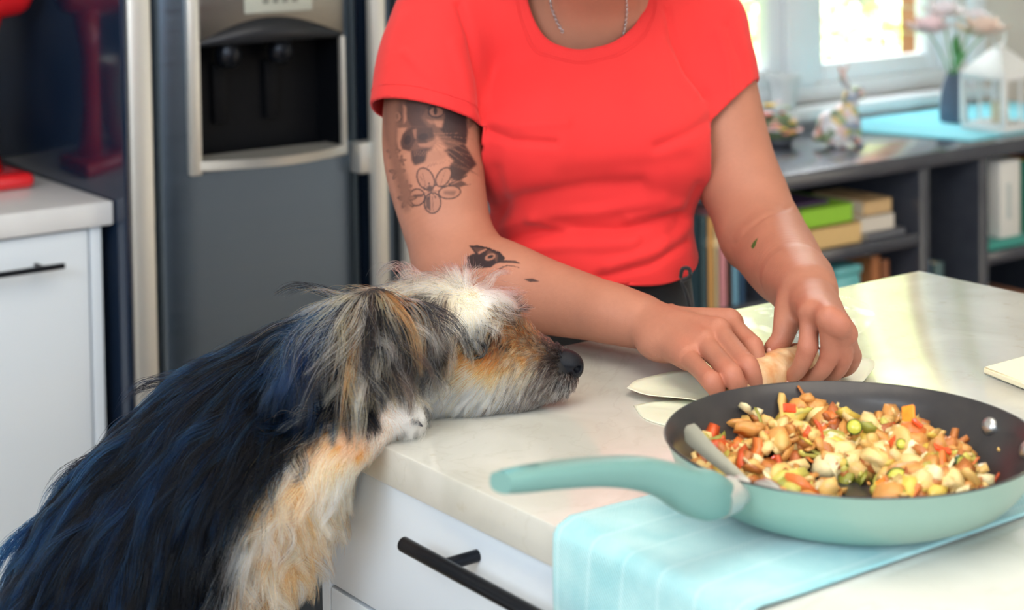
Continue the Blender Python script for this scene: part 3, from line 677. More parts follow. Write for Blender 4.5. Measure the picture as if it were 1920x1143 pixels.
# flower posy ornament left of it
oc = Vector(onz(1455, 272, 0.801)); t = empty('floral_ornament', tuple(oc), 'low cluster of small pastel ornamental flowers beside the rabbit', 'ornament')
bm = bmesh.new(); lathe(bm, oc, [(0, 0), (0.032, 0), (0.038, 0.006), (0.036, 0.020), (0.028, 0.026), (0, 0.026)], 24); obj('dish', bm, mat('dish_dark', rgb(70, 74, 84), 0.4), t, True)
rn = random.Random(5); oc_cols = [mat('bloom', rgb(*c_), 0.6) for c_ in ((226, 150, 140), (232, 200, 96), (236, 214, 214), (214, 120, 110), (140, 160, 100), (210, 220, 230))]
for k in range(46):
    a = rn.uniform(0, 2*PI); e = rn.uniform(0, 1); p = oc+Vector((math.cos(a)*0.052*e**0.5, math.sin(a)*0.052*e**0.5, 0.024+0.070*(1-e)*rn.uniform(.4, 1)+0.008))
    bm = bmesh.new(); m_ = oc_cols[k % 6]; rr = rn.uniform(0.008, 0.013)
    for j in range(5):
        b_ = 2*PI*j/5+a; ico(bm, p+Vector((math.cos(b_)*rr*0.7, math.sin(b_)*rr*0.7, 0)), (rr*0.55, rr*0.55, rr*0.3), 1)
    obj('bloom', bm, m_, t, True)
bm = bmesh.new(); ico(bm, oc+Vector((0, 0, 0.036)), (0.046, 0.046, 0.034), 2, amp=0.06); obj('leaf_cushion', bm, mat('moss', rgb(96, 112, 84), 0.8), t, True)
# pot on the sill
pc = Vector((2.965, 2.972, 0.8405)); t = empty('plant_pot', tuple(pc), 'small white tapered pot standing on the window sill', 'pot')
bm = bmesh.new(); lathe(bm, pc, [(0, 0), (0.026, 0), (0.030, 0.03), (0.034, 0.066), (0.039, 0.068), (0.040, 0.084), (0.036, 0.084), (0.034, 0.070), (0.028, 0.06), (0, 0.06)], 32); obj('body', bm, mat('pot_white', rgb(214, 222, 224), 0.4), t, True, 50)
bm = bmesh.new(); lathe(bm, pc+Vector((0, 0, 0.062)), [(0, 0.006), (0.02, 0.004), (0.030, 0)], 20); obj('soil', bm, mat('soil', rgb(84, 74, 60), 0.95), t)
# ------------------------------------------------------------------ island
IX, IY1, IY0 = 0.755, 1.380, -0.55
tag(boxo('island_worktop', (IX, IY0, 0.888), (1.597, IY1, 0.920), M['stone'], None, 0.0025), 'pale speckled stone worktop of the kitchen island', 'worktop')
isl = empty('island_cabinet', (1.17, 0.5, 0), 'white island cabinet with wide drawers under the stone worktop', 'cabinet')
IF = IX+0.006                                           # drawer fronts
boxo('carcass', (IF+0.0185, IY0+0.02, 0.08), (1.56, onx(617, 940, IF)[1]+.003, 0.8875), M['cabinet'], isl)
boxo('end_panel', (IF+0.001, onx(617, 940, IF)[1]+.0035, 0.0), (1.56, onx(617, 940, IF)[1]+.0175, 0.8875), M['cabinet'], isl, 0.001)
gapz = onx(645, 1112, IF)[2]
y1 = onx(617, 940, IF)[1]; zs = [0.8865, gapz, gapz-0.27, 0.09]
for col_i, (ya, yb) in enumerate(((y1-0.80, y1), (y1-1.604, y1-0.804))):
    for k in range(3):
        d = boxo('drawer', (IF, ya, zs[k+1]+0.002), (IF+0.018, yb, zs[k]-0.001), M['cabinet'], isl, 0.0018)
        hb = onx(757, 1020, IF-0.032); zc = hb[2] if k == 0 else zs[k]-0.07; off = y1-hb[1]
        bm = bmesh.new(); ys, ye = yb-off, ya+off; tube(bm, [(IF-0.032, ys, zc), (IF-0.032, ye, zc)], 0.0060, 16)
        for yy in (ys-0.055, ye+0.055): tube(bm, [(IF-0.032, yy, zc), (IF+0.001, yy, zc)], 0.0050, 14)
        obj('handle', bm, M['black_metal'], d, True, 40)
boxo('toe_kick', (IX+0.07, IY0+0.03, 0), (1.52, 1.28, 0.079), M['cabinet'], isl)

# ------------------------------------------------------------------ towel draped over the front edge
ty1 = onz(1040, 978, 0.925)[1]; ty0 = onz(1560, 1086, 0.925)[1]; txe = 1.10
M['towel'] = mat('towel_turquoise', rgb(142, 208, 216), 0.95, sheen=0.5)
def towel_mat():
    m = M['towel']; nt = m.node_tree; N = nt.nodes; L = nt.links; b = N['Principled BSDF']; tcn = N.new('ShaderNodeTexCoord')
    sp = N.new('ShaderNodeSeparateXYZ'); L.new(tcn.outputs['UV'], sp.inputs[0])
    wv = N.new('ShaderNodeMath'); wv.operation = 'SINE'; ml = N.new('ShaderNodeMath'); ml.operation = 'MULTIPLY'; ml.inputs[1].default_value = 2*PI/0.036
    L.new(sp.outputs[0], ml.inputs[0]); L.new(ml.outputs[0], wv.inputs[0])
    r = N.new('ShaderNodeValToRGB'); r.color_ramp.elements[0].position = 0.93; r.color_ramp.elements[0].color = (0, 0, 0, 1); L.new(wv.outputs[0], r.inputs[0])
    nz = N.new('ShaderNodeTexNoise'); nz.inputs['Scale'].default_value = 30; nz.inputs['Detail'].default_value = 8; L.new(tcn.outputs['Object'], nz.inputs['Vector'])
    rn_ = N.new('ShaderNodeValToRGB'); rn_.color_ramp.elements[0].position = 0.3; rn_.color_ramp.elements[1].position = 0.7
    rn_.color_ramp.elements[0].color = (*rgb(134, 194, 202), 1); rn_.color_ramp.elements[1].color = (*rgb(168, 212, 216), 1); L.new(nz.outputs[0], rn_.inputs[0])
    mx_ = N.new('ShaderNodeMix'); mx_.data_type = 'RGBA'; mu = N.new('ShaderNodeMath'); mu.operation = 'MULTIPLY'; mu.inputs[1].default_value = 0.25
    L.new(r.outputs[0], mu.inputs[0]); L.new(mu.outputs[0], mx_.inputs[0]); L.new(rn_.outputs[0], mx_.inputs[6]); mx_.inputs[7].default_value = (*rgb(210, 236, 238), 1)
    L.new(mx_.outputs[2], b.inputs['Base Color'])
    ck = N.new('ShaderNodeTexWave'); ck.inputs['Scale'].default_value = 190; ck.bands_direction = 'DIAGONAL'; L.new(tcn.outputs['UV'], ck.inputs['Vector'])
    bp = N.new('ShaderNodeBump'); bp.inputs['Strength'].default_value = 0.5; bp.inputs['Distance'].default_value = 0.001
    L.new(ck.outputs[0], bp.inputs['Height']); L.new(bp.outputs[0], b.inputs['Normal'])
towel_mat()
NU, NV = 90, 130
def towel_pt(u, v):
    # u across (y), v along from the back of the top surface over the edge and down; returns world point of the top side
    y = ty0+(ty1-ty0)*u; flat = txe-(IX-0.004); s = v*(flat+0.40); rr = 0.010
    wob = 0.0015*math.sin(y*37+s*9)+0.0012*math.sin(y*61-s*23)
    if s < flat-rr: x, z = txe-s, 0.9235+max(0, wob)*0.9
    elif s < flat-rr+rr*PI/2: a = (s-(flat-rr))/rr; x, z = IX-0.004-(-rr)-rr*math.sin(a), 0.9235-rr+rr*math.cos(a)
    else:
        q = s-(flat-rr+rr*PI/2); x = IX-0.004-0.012*min(1, q/0.15)*(0.5+0.5*math.sin(y*48+1.1))-0.003*q-0.001*math.sin(q*40); z = 0.9235-rr-q
        y += 0.03*q*(0.5-u)*1.2
    return x, y, z
V = []; U = []
for i in range(NU+1):
    for j in range(NV+1): V.append(towel_pt(i/NU, j/NV)); U.append((i/NU*(ty1-ty0), j/NV*0.75))
V = np.array(V); Q = [(i*(NV+1)+j, (i+1)*(NV+1)+j, (i+1)*(NV+1)+j+1, i*(NV+1)+j+1) for i in range(NU) for j in range(NV)]
me = meshdata('towel', V, Q)
uv = me.uv_layers.new(name='UVMap'); U = np.array(U, np.float32); li = np.empty(len(me.loops), np.int32); me.loops.foreach_get('vertex_index', li); uv.data.foreach_set('uv', U[li].ravel())
tw = tag(obj('tea_towel', me, M['towel'], None, True), 'turquoise tea towel under the pan hanging over the island edge', 'towel')
sm = tw.modifiers.new('thick', 'SOLIDIFY'); sm.thickness = 0.0026; sm.offset = 0
zt = 0.9262

# ------------------------------------------------------------------ frying pan
PC = np.array(at(1595, 824, 1.2870)); PC[2] = zt+0.0015; R0 = 0.1365
pan = empty('frying_pan', tuple(PC), 'sage green non-stick frying pan full of stir-fry on the towel', 'pan')
pg = mat('pan_green', rgb(136, 168, 156), 0.38, coat=0.3); pg2 = mat('handle_green', rgb(104, 146, 142), 0.42)
pdk = mat('nonstick', rgb(48, 48, 52), 0.28, 0.2, var=(40, rgb(62, 60, 60), 0.25), bump=(500, 0.15, 0.0005))
def pan_green():
    nt = pg.node_tree; N = nt.nodes; L = nt.links; b = N['Principled BSDF']; tcn = N.new('ShaderNodeTexCoord')
    n = N.new('ShaderNodeTexNoise'); n.inputs['Scale'].default_value = 22; n.inputs['Detail'].default_value = 8; n.inputs['Roughness'].default_value = 0.7
    r = N.new('ShaderNodeValToRGB'); r.color_ramp.elements[0].position = 0.64; r.color_ramp.elements[1].position = 0.70; r.color_ramp.elements[0].color = (0, 0, 0, 1)
    gx = N.new('ShaderNodeVectorMath'); gx.operation = 'DISTANCE'; q = onz(1840, 960, 0.95); gx.inputs[1].default_value = tuple(q)
    geo = N.new('ShaderNodeNewGeometry'); L.new(geo.outputs['Position'], gx.inputs[0])
    mr = N.new('ShaderNodeMapRange'); mr.inputs['From Min'].default_value = 0.02; mr.inputs['From Max'].default_value = 0.075; mr.inputs['To Min'].default_value = 1; mr.inputs['To Max'].default_value = 0
    L.new(gx.outputs['Value'], mr.inputs[0]); L.new(tcn.outputs['Object'], n.inputs['Vector']); L.new(n.outputs[0], r.inputs[0])
    mu = N.new('ShaderNodeMath'); mu.operation = 'MULTIPLY'; L.new(r.outputs[0], mu.inputs[0]); L.new(mr.outputs[0], mu.inputs[1])
    mx_ = N.new('ShaderNodeMix'); mx_.data_type = 'RGBA'; L.new(mu.outputs[0], mx_.inputs[0]); mx_.inputs[6].default_value = (*rgb(136, 168, 156), 1); mx_.inputs[7].default_value = (*rgb(104, 84, 58), 1)
    L.new(mx_.outputs[2], b.inputs['Base Color'])
pan_green()
H = 0.0475
outer = [(0, 0), (0.088, 0), (0.098, 0.002), (0.112, 0.009), (0.123, 0.020), (0.130, 0.032), (R0-0.0015, H-0.002), (R0, H)]
inner = [(R0, H), (R0-0.0006, H+0.0012), (R0-0.0028, H+0.0004), (0.1285, 0.036), (0.120, 0.022), (0.110, 0.012), (0.098, 0.006), (0.085, 0.0042), (0, 0.0040)]
bm = bmesh.new(); lathe(bm, PC, outer, 96); obj('body', bm, pg, pan, True, 60)
bm = bmesh.new(); lathe(bm, PC, inner, 96); obj('nonstick_lining', bm, pdk, pan, True, 60)
hp = [(1354, 933, 1.182, .0100, .0125), (1325, 927, 1.170, .0130, .0165), (1288, 919, 1.159, .0140, .0150), (1245, 899, 1.148, .0138, .0122), (1190, 886, 1.133, .0135, .0105), (1120, 884, 1.110, .0130, .0088), (1040, 890, 1.083, .0120, .0080), (975, 899, 1.062, .0108, .0072), (938, 905, 1.050, .0090, .0060)]
cp = smoothpts([(*at(a, b, c), d, e) for a, b, c, d, e in hp], 6); cp = [np.array(q) for q in cp]
bm = bmesh.new(); rings = []
for i, q in enumerate(cp):
    t_ = cp[min(i+1, len(cp)-1)][:3]-cp[max(i-1, 0)][:3]; t_ /= np.linalg.norm(t_); sd = np.cross(t_, [0, 0, 1]); sd /= np.linalg.norm(sd); u_ = np.cross(sd, t_)
    ring = []
    for k in range(24):
        a = 2*PI*k/24; ca, sa = math.cos(a), math.sin(a); e = 0.75
        ring.append(bm.verts.new(q[:3]+sd*q[3]*math.copysign(abs(ca)**e, ca)+u_*q[4]*math.copysign(abs(sa)**e, sa)))
    rings.append(ring)
for a, b in zip(rings, rings[1:]):
    for k in range(24): bm.faces.new((a[k], a[(k+1) % 24], b[(k+1) % 24], b[k]))
bm.faces.new(rings[0][::-1]); bm.faces.new(rings[-1])
obj('handle', bm, pg2, pan, True, 45)
q0, q1 = Vector(cp[0][:3]), Vector(cp[1][:3]); dd = (Vector((PC[0], PC[1], q0.z))-q0).normalized()
bm = bmesh.new(); tube(bm, [q0-dd*0.004, q0+dd*0.010], [0.0125, 0.0125], 24); tube(bm, [q0+dd*0.008, q0+dd*0.022], [0.009, 0.010], 20)
obj('ferrule', bm, M['steel_light'], pan, True, 45)
# hanging slot in the handle end
bm = bmesh.new(); e0 = Vector(cp[-2][:3]); e1 = Vector(cp[-10][:3]); tube(bm, [e0+Vector((0, 0, .0056)), e1+Vector((0, 0, .0066))], 0.004, 12, flat=0.5); obj('hanging_slot', bm, mat('slot_dark', rgb(92, 140, 140), 0.5), pan, True)
rivc = mat('rivet', rgb(190, 192, 192), 0.3, 0.9)
for px_, py_ in ((1857, 797), (1912, 842)):
    # find the point on the inner wall
    best = min(((r_, z_) for r_, z_ in ((0.1285+0.006*k/10, 0.036+0.011*k/10) for k in range(11))), key=lambda rz: abs(np.linalg.norm((onz(px_, py_, PC[2]+rz[1])-PC)[:2])-rz[0]))
    p = onz(px_, py_, PC[2]+best[1]); rad = Vector((p[0]-PC[0], p[1]-PC[1], 0)).normalized(); p = Vector((PC[0], PC[1], p[2]))+rad*(best[0]-0.002)
    bm = bmesh.new(); nrm = (-rad+Vector((0, 0, 0.45))).normalized(); lathe(bm, p, [(0.0, 0.003), (0.0045, 0.0025), (0.0068, 0.0008), (0.0072, -0.002)], 24, nrm); obj('rivet', bm, rivc, pan, True)

# spatula-like steel fork handle in the food
sp = empty('steel_spoon', tuple(at(1340, 850, 1.25)), 'brushed steel spoon lying in the pan with its handle at the left rim', 'spoon')
a_, b_ = Vector(onz(1287, 803, 0.974)), Vector(onz(1402, 908, 0.957)); ax_ = (b_-a_).normalized(); sd_ = ax_.cross(Vector(-FO)).normalized(); nn_ = sd_.cross(ax_)
bm = bmesh.new(); g = []
for i in range(15):
    u = i/14; wd = 0.0082*(1-0.55*u)*(math.sin(PI/2*min(1, u*7+0.25))); p = a_.lerp(b_, u)+nn_*0.004*math.sin(PI*u)
    g.append([bm.verts.new(p+sd_*wd*cx_+nn_*th) for cx_, th in ((-1, 0), (-0.6, 0.0012), (0.6, 0.0012), (1, 0), (0.6, -0.0012), (-0.6, -0.0012))])
for p, q in zip(g, g[1:]):
    for k in range(6): bm.faces.new((p[k], p[(k+1) % 6], q[(k+1) % 6], q[k]))
bm.faces.new(g[0]); bm.faces.new(g[-1][::-1]); obj('handle', bm, mat('spoon_steel', rgb(176, 174, 158), 0.35, 0.45), sp, True, 40)
bm = bmesh.new(); ico(bm, b_+ax_*0.022-nn_*0.003, (0.022, 0.014, 0.004), 2, Matrix((ax_, sd_, nn_)).transposed()); obj('bowl', bm, M['steel_light'], sp, True)

# ------------------------------------------------------------------ stir-fry
blobs = [(x_, y_+7, r_, h_) for x_, y_, r_, h_ in [(1345, 838, 40, .018), (1385, 795, 50, .036), (1430, 775, 50, .040), (1490, 785, 55, .038), (1440, 840, 60, .032), (1520, 840, 55, .030), (1400, 870, 50, .018), (1470, 895, 50, .018), (1530, 905, 38, .012), (1560, 800, 50, .026),
         (1620, 820, 50, .028), (1680, 815, 55, .030), (1720, 840, 55, .030), (1650, 850, 40, .020), (1770, 860, 50, .026), (1740, 890, 50, .018), (1800, 890, 42, .018), (1700, 905, 38, .011), (1590, 850, 30, .016), (1330, 870, 28, .008)]]
bp = [(onz(x, y, 0.945), r/3294*1.28, h) for x, y, r, h in blobs]
def food_h(x, y):
    h = 0
    for p, r, hh in bp:
        d2 = ((x-p[0])**2+((y-p[1]))**2)/(r*1.15)**2
        if d2 < 1: h = max(h, hh*(1-d2)**0.55)
    return h
pal = [((228, 184, 108), 6), ((236, 204, 138), 5), ((214, 150, 78), 7), ((190, 116, 56), 4), ((222, 190, 84), 3), ((206, 196, 96), 2), ((226, 120, 52), 2), ((176, 98, 50), 2), ((244, 226, 176), 3), ((150, 150, 60), 1), ((210, 84, 34), 1)]
fm = mat('stir_fry', (1, 1, 1), 0.42, attr='Col', coat=0.12, sss=0.1, bump=(260, 0.4, 0.001))
PCz = PC[2]
def place():
    while True:
        p, r, hh = random.choice(bp); a = random.uniform(0, 2*PI); e = random.uniform(0, 1)**0.5*r*1.15
        x, y = p[0]+e*math.cos(a), p[1]+e*math.sin(a); rr = math.hypot(x-PC[0], y-PC[1])
        if rr > 0.124: continue
        fl_ = 0.0045+max(0, (rr-0.098))*0.55; h = food_h(x, y)
        return x, y, PCz+max(fl_+0.003, min(h+0.004, 0.046)*random.uniform(0.80, 1.06))
def rotm():
    return Matrix.Rotation(random.uniform(0, 6.28), 3, 'Z') @ Matrix.Rotation(random.uniform(-1.2, 1.2), 3, 'X') @ Matrix.Rotation(random.uniform(-1, 1), 3, 'Y')
bm = bmesh.new(); cl = bm.verts.layers.float_color.new('Col')
def paint(vs, c, j=0.12):
    for v in vs:
        k = .84+random.uniform(-j, j); v[cl] = (c[0]*k, c[1]*k, c[2]*k, 1)
cols_, wts_ = [rgb(*c) for c, _ in pal], [q for _, q in pal]
for k in range(1000):
    x, y, z_ = place(); s = random.uniform(0.0055, 0.0135); typ = random.random(); c_ = random.choices(cols_, wts_)[0]
    if typ < 0.6:
        vs = ico(bm, (x, y, z_), (s*random.uniform(.8, 1.5), s*random.uniform(.5, 1), s*random.uniform(.35, .8)), 2 if k % 3 == 0 else 1, rotm(), 0.10, k); paint(vs, c_)
    else:                                               # curled shred of cabbage or meat
        L_ = s*random.uniform(2.0, 3.6); wd = s*random.uniform(.35, .8); R_ = rotm(); cv = random.uniform(-1.6, 1.6); g = []; ph = random.uniform(0, 6)
        for i in range(6):
            u = i/5-0.5; a = u*cv; ctr = Vector((math.sin(a)/max(abs(cv), .3)*L_*0.9 if abs(cv) > .05 else u*L_, 0, (1-math.cos(a))*L_*0.5))
            row = []
            for q, zz in ((-1, 0), (0, .0012), (1, 0), (0, -.0012)):
                row.append(bm.verts.new(Vector((x, y, z_))+R_ @ (ctr+Vector((0, wd*q*(1-abs(u)*.8)+0.0008*math.sin(i*2+ph), zz+0.0008*math.sin(i*1.7+ph))))))
            g.append(row)
        for p, q in zip(g, g[1:]):
            for m_ in range(4): bm.faces.new((p[m_], p[(m_+1) % 4], q[(m_+1) % 4], q[m_]))
        bm.faces.new(g[0]); bm.faces.new(g[-1][::-1]); paint([v for r_ in g for v in r_], c_)
for k in range(60):                                     # crumbs on the bare bottom and the wall
    a = random.uniform(0, 2*PI); rr = random.uniform(0.02, 0.122); x, y = PC[0]+rr*math.cos(a), PC[1]+rr*math.sin(a)
    if food_h(x, y) > 0: continue
    z_ = PCz+np.interp(rr, [0, .098, .110, .120, .1285], [.0042, .006, .012, .022, .036])+0.001; s = random.uniform(0.0008, 0.0022); vs = ico(bm, (x, y, z_), (s*1.4, s, s), 1, rotm(), 0.1, k); paint(vs, random.choice(cols_))
tag(obj('stir_fried_cabbage_and_meat', bm, fm, None, True), 'shredded cabbage and meat stir-fry heaped in the frying pan', 'food', kind='stuff')

def chunk(name, px, py, z_, size, colr, label, group, cat='vegetable', edge=None):
    p = onz(px, py, z_); m_ = mat(name+'_skin', colr, 0.25, coat=0.5, sss=0.1, var=(150, tuple(min(1, v*1.35) for v in colr), 0.2))
    bm = bmesh.new(); R_ = rotm(); box(bm, (-size[0], -size[1], -size[2]), size, min(size)*0.7, seg=3)
    for v in bm.verts:
        v.co.z += 0.35*(v.co.x**2)/max(size[0], 1e-6)*random.choice((1, 1)); v.co = Vector(p)+R_ @ v.co
    return tag(obj(name, bm, m_, None, True), label, cat, group)
gpp = 'pepper pieces in the stir-fry'
for k, (px, py, cc) in enumerate(((1415, 798, 'o'), (1478, 818, 'r'), (1412, 745, 'y'), (1478, 765, 'r'), (1515, 782, 'y'), (1430, 852, 'y'), (1452, 862, 'r'), (1632, 825, 'r'), (1600, 818, 'r'), (1595, 778, 'y'),
        (1765, 845, 'r'), (1800, 882, 'r'), (1325, 865, 'r'), (1345, 872, 'y'), (1538, 838, 'o'), (1655, 905, 'o'), (1560, 770, 'o'))):
    c_ = {'o': rgb(236, 120, 30), 'r': rgb(214, 70, 30), 'y': rgb(240, 176, 30)}[cc]; nm = {'o': 'orange', 'r': 'red', 'y': 'yellow'}[cc]
    q = onz(px, py, 0.955); zz = PCz+food_h(q[0], q[1])+0.005
    chunk('pepper_piece', px, py, max(zz, 0.945), (random.uniform(.004, .0065), random.uniform(.003, .0045), .0014), c_, f'small cooked {nm} pepper piece in the stir-fry heap', f'{nm} {gpp}')
chunk('pepper_piece', 1706, 780, 0.969, (.0075, .0055, .0016), rgb(232, 130, 24), 'large orange pepper piece on top of the right heap', None)
chunk('pepper_piece', 1716, 798, 0.967, (.0095, .0045, .0016), rgb(228, 72, 28), 'large red pepper piece just under the orange one', None)
for k, (px, py, sx_, lb) in enumerate(((1683, 898, .0085, 'large green-skinned courgette slice at the front of the pan'), (1602, 800, .006, 'dark green courgette slice between the two heaps'), (1468, 800, .006, 'dark green courgette slice in the left heap'), (1800, 868, .006, 'small courgette slice at the right end of the heap'), (1690, 832, .004, 'small courgette slice in the middle of the right heap'))):
    q = onz(px, py, 0.955); zz = max(PCz+food_h(q[0], q[1])+0.010, 0.946); p = Vector(onz(px, py, zz)); nrm = Vector((-FO[0]+random.uniform(-.6, .6), -FO[1]+random.uniform(-.3, .3), random.uniform(.1, .5))).normalized()
    t = empty('courgette_slice', tuple(p), lb, 'vegetable')
    bm = bmesh.new(); lathe(bm, p, [(0, .0016), (sx_*.9, .0015), (sx_*.93, 0), (sx_*.9, -.0015), (0, -.0016)], 28, nrm); obj('flesh', bm, M.setdefault('cg', mat('courgette_flesh', rgb(190, 186, 70), .35, coat=.3)), t, True)
    bm = bmesh.new(); lathe(bm, p, [(sx_*.9, .0018), (sx_, .0012), (sx_, -.0012), (sx_*.9, -.0018)], 28, nrm); obj('rind', bm, M.setdefault('cr', mat('courgette_rind', rgb(44, 74, 30), .35, coat=.3)), t, True)

# ------------------------------------------------------------------ wrappers, roll, board
wrapm = mat('rice_wrapper', rgb(226, 222, 200), 0.5, alpha=0.92, sss=0.3, bump=(60, 0.2, 0.001))
def sheet(name, pts, z0, lift, label, cat, material, th=0.0008):
    P_ = [onz(x, y, z0) for x, y in pts]; c_ = sum(P_)/len(P_); bm = bmesh.new(); n_ = 10
    S = smoothpts(P_+[P_[0]], 6)[:-1]; rings_ = []
    for i in range(n_+1):
        f_ = i/n_; ring = []
        for p in S:
            q = c_+(p-c_)*f_; q = np.array(q); q[2] = z0+lift(f_, p)+0.0006*math.sin(p[0]*90+f_*5)*f_; ring.append(bm.verts.new(q) if i else None)
        rings_.append(ring)
    cv = bm.verts.new(c_)
    for k in range(len(S)):
        k2 = (k+1) % len(S); bm.faces.new((cv, rings_[1][k], rings_[1][k2]))
        for i in range(1, n_): bm.faces.new((rings_[i][k], rings_[i+1][k], rings_[i+1][k2], rings_[i][k2]))
    o = tag(obj(name, bm, material, None, True), label, cat); s_ = o.modifiers.new('thick', 'SOLIDIFY'); s_.thickness = th; s_.offset = 1; return o
sheet('rice_wrapper', [(1188, 760), (1260, 752), (1330, 752), (1330, 790), (1270, 800), (1210, 785)], 0.9206, lambda f_, p: 0, 'flat pale sheet lying lowest at the left of the hands', 'wrapper', wrapm)  # thin pale sheet laid flat for the second, lighter shape
sheet('rice_wrapper', [(1175, 737), (1200, 719), (1262, 706), (1345, 706), (1400, 735), (1360, 765), (1290, 757), (1215, 750)], 0.9225, lambda f_, p: 0.004*f_**3, 'pale leaf-shaped wrapper under the fingers at the left', 'wrapper', wrapm)
sheet('wrapper_sheet', [(1400, 705), (1500, 680), (1634, 676), (1612, 722), (1540, 735), (1420, 745)], 0.9225, lambda f_, p: 0.0015*f_, 'pale wrapper sheet under the roll reaching right of the hands', 'wrapper', wrapm)
rl = Field(np.array([0.95, 1.0, 0.915]), np.array([1.30, 1.30, 0.98]), 0.0016); ra_, rb_ = onz(1385, 722, 0.9385), onz(1505, 672, 0.9385)
rl.chain([ra_, (ra_+rb_)/2, rb_], [0.0155, 0.017, 0.0155], 0.004); V, Q = rl.mesh(); V += (vnoise(V, 130)-0.5)[:, None]*0.0016*vnormals(V, Q); V[:, 2] = np.maximum(V[:, 2], 0.9218)
tag(obj('stuffed_roll', meshdata('roll', V, Q), mat('roll_skin', rgb(232, 204, 164), 0.35, coat=0.3, sss=0.3, var=(70, rgb(206, 140, 84), 0.22), bump=(200, 0.3, 0.001)), None, True), 'half-rolled stuffed wrap with browned filling held between the hands', 'food roll')
bc = [onz(x, y, 0.921) for x, y in ((1843, 700), (1990, 660), (2120, 720), (1925, 732))]
bm = bmesh.new(); vs = [bm.verts.new(p) for p in bc]; f = bm.faces.new(vs); r = bmesh.ops.extrude_face_region(bm, geom=[f])
for v in r['geom']:
    if isinstance(v, bmesh.types.BMVert): v.co.z = 0.9275
bmesh.ops.bevel(bm, geom=bm.edges[:], offset=0.0015, segments=2, affect='EDGES')
tag(obj('chopping_board', bm, mat('pale_board', rgb(234, 226, 196), 0.5), None, True, 40), 'corner of a pale cream board at the right edge of the island', 'board')
# clear film on the worktop behind the hands
fp = [onz(x, y, 0.9206) for x, y in ((1345, 600), (1440, 578), (1590, 560), (1640, 600), (1560, 650), (1400, 660))]
c_ = sum(fp)/len(fp); S = smoothpts(fp+[fp[0]], 8)[:-1]; bm = bmesh.new(); rg = []
for i in range(25):
    ring = []
    for p in S:
        q = np.array(c_+(p-c_)*i/24); q[2] = 0.9209+0.0022*(vnoise(q[None]*np.array([1, 0.35, 1]), 60)[0])+0.0010*vnoise(q[None], 200)[0]; ring.append(bm.verts.new(q) if i else None)
    rg.append(ring)
cv = bm.verts.new(c_+np.array([0, 0, .002]))
for k in range(len(S)):
    k2 = (k+1) % len(S); bm.faces.new((cv, rg[1][k], rg[1][k2]))
    for i in range(1, 24): bm.faces.new((rg[i][k], rg[i+1][k], rg[i+1][k2], rg[i][k2]))
fmx = mat('clear_film', rgb(236, 238, 232), 0.06, alpha=0.12)
tag(obj('cling_film', bm, fmx, None, True), 'crumpled clear film lying on the worktop behind the hands', 'film')
# ------------------------------------------------------------------ the woman
def A(*q): return np.array(at(*q))
wm = empty('person', (1.20, 1.62, 0), 'woman in a coral red T-shirt and black trousers rolling food at the island, tattooed arm', 'person')

# --- ink drawn on small grids, in the coordinates of the arm as laid out
class Canvas:
    def __init__(s, x0, y0, w, h, k): s.x0, s.y0, s.k = x0, y0, k; s.a = np.zeros((int(h*k), int(w*k)), np.float32); yy, xx = np.mgrid[0:s.a.shape[0], 0:s.a.shape[1]]; s.X = xx/k+x0; s.Y = yy/k+y0
    def poly(s, pts, v, soft=0.0):
        inside = np.zeros(s.a.shape, bool); n = len(pts)
        for i in range(n):
            (xa, ya), (xb, yb) = pts[i], pts[(i+1) % n]
            if ya == yb: continue
            c = ((ya > s.Y) != (yb > s.Y)) & (s.X < (xb-xa)*(s.Y-ya)/(yb-ya)+xa); inside ^= c
        m = inside.astype(np.float32)
        if soft: m = s.blur(m, soft)
        s.a = s.a*(1-m)+v*m
    def ellipse(s, cx, cy, rx, ry, v, ang=0, soft=1.0):
        c, q = math.cos(ang), math.sin(ang); u = ((s.X-cx)*c+(s.Y-cy)*q)/rx; w = (-(s.X-cx)*q+(s.Y-cy)*c)/ry
        m = np.clip((1-np.sqrt(u*u+w*w))*min(rx, ry)/soft+0.5, 0, 1); s.a = s.a*(1-m)+v*m
    def line(s, pts, wd, v, taper=False):
        for i in range(len(pts)-1):
            (xa, ya), (xb, yb) = pts[i], pts[i+1]; dx, dy = xb-xa, yb-ya; L2 = dx*dx+dy*dy+1e-9
            t = np.clip(((s.X-xa)*dx+(s.Y-ya)*dy)/L2, 0, 1); d = np.hypot(s.X-xa-t*dx, s.Y-ya-t*dy)
            ww = wd*(1-0.75*(i+t)/(len(pts)-1)) if taper else wd
            m = np.clip((ww/2-d)+0.6, 0, 1)*(1 if True else 0); s.a = s.a*(1-m)+v*m
    def blur(s, m, r):
        n = max(1, int(r*s.k)); k = np.ones(2*n+1)/(2*n+1)
        m = np.apply_along_axis(lambda q: np.convolve(np.pad(q, n, 'edge'), k, 'valid'), 0, m); return np.apply_along_axis(lambda q: np.convolve(np.pad(q, n, 'edge'), k, 'valid'), 1, m).astype(np.float32)
    def sample(s, x, y):
        u = (x-s.x0)*s.k; v = (y-s.y0)*s.k; ok = (u > 0) & (v > 0) & (u < s.a.shape[1]-2) & (v < s.a.shape[0]-2); u = np.clip(u, 0, s.a.shape[1]-2.01); v = np.clip(v, 0, s.a.shape[0]-2.01)
        i, j = v.astype(int), u.astype(int); f, g = v-i, u-j; a = s.a
        return np.where(ok, (a[i, j]*(1-f)+a[i+1, j]*f)*(1-g)+(a[i, j+1]*(1-f)+a[i+1, j+1]*f)*g, 0)
T = Canvas(60, 100, 800, 990, 0.5)                      # upper-arm piece, drawn in units 4.232 to a frame pixel from (700,150)
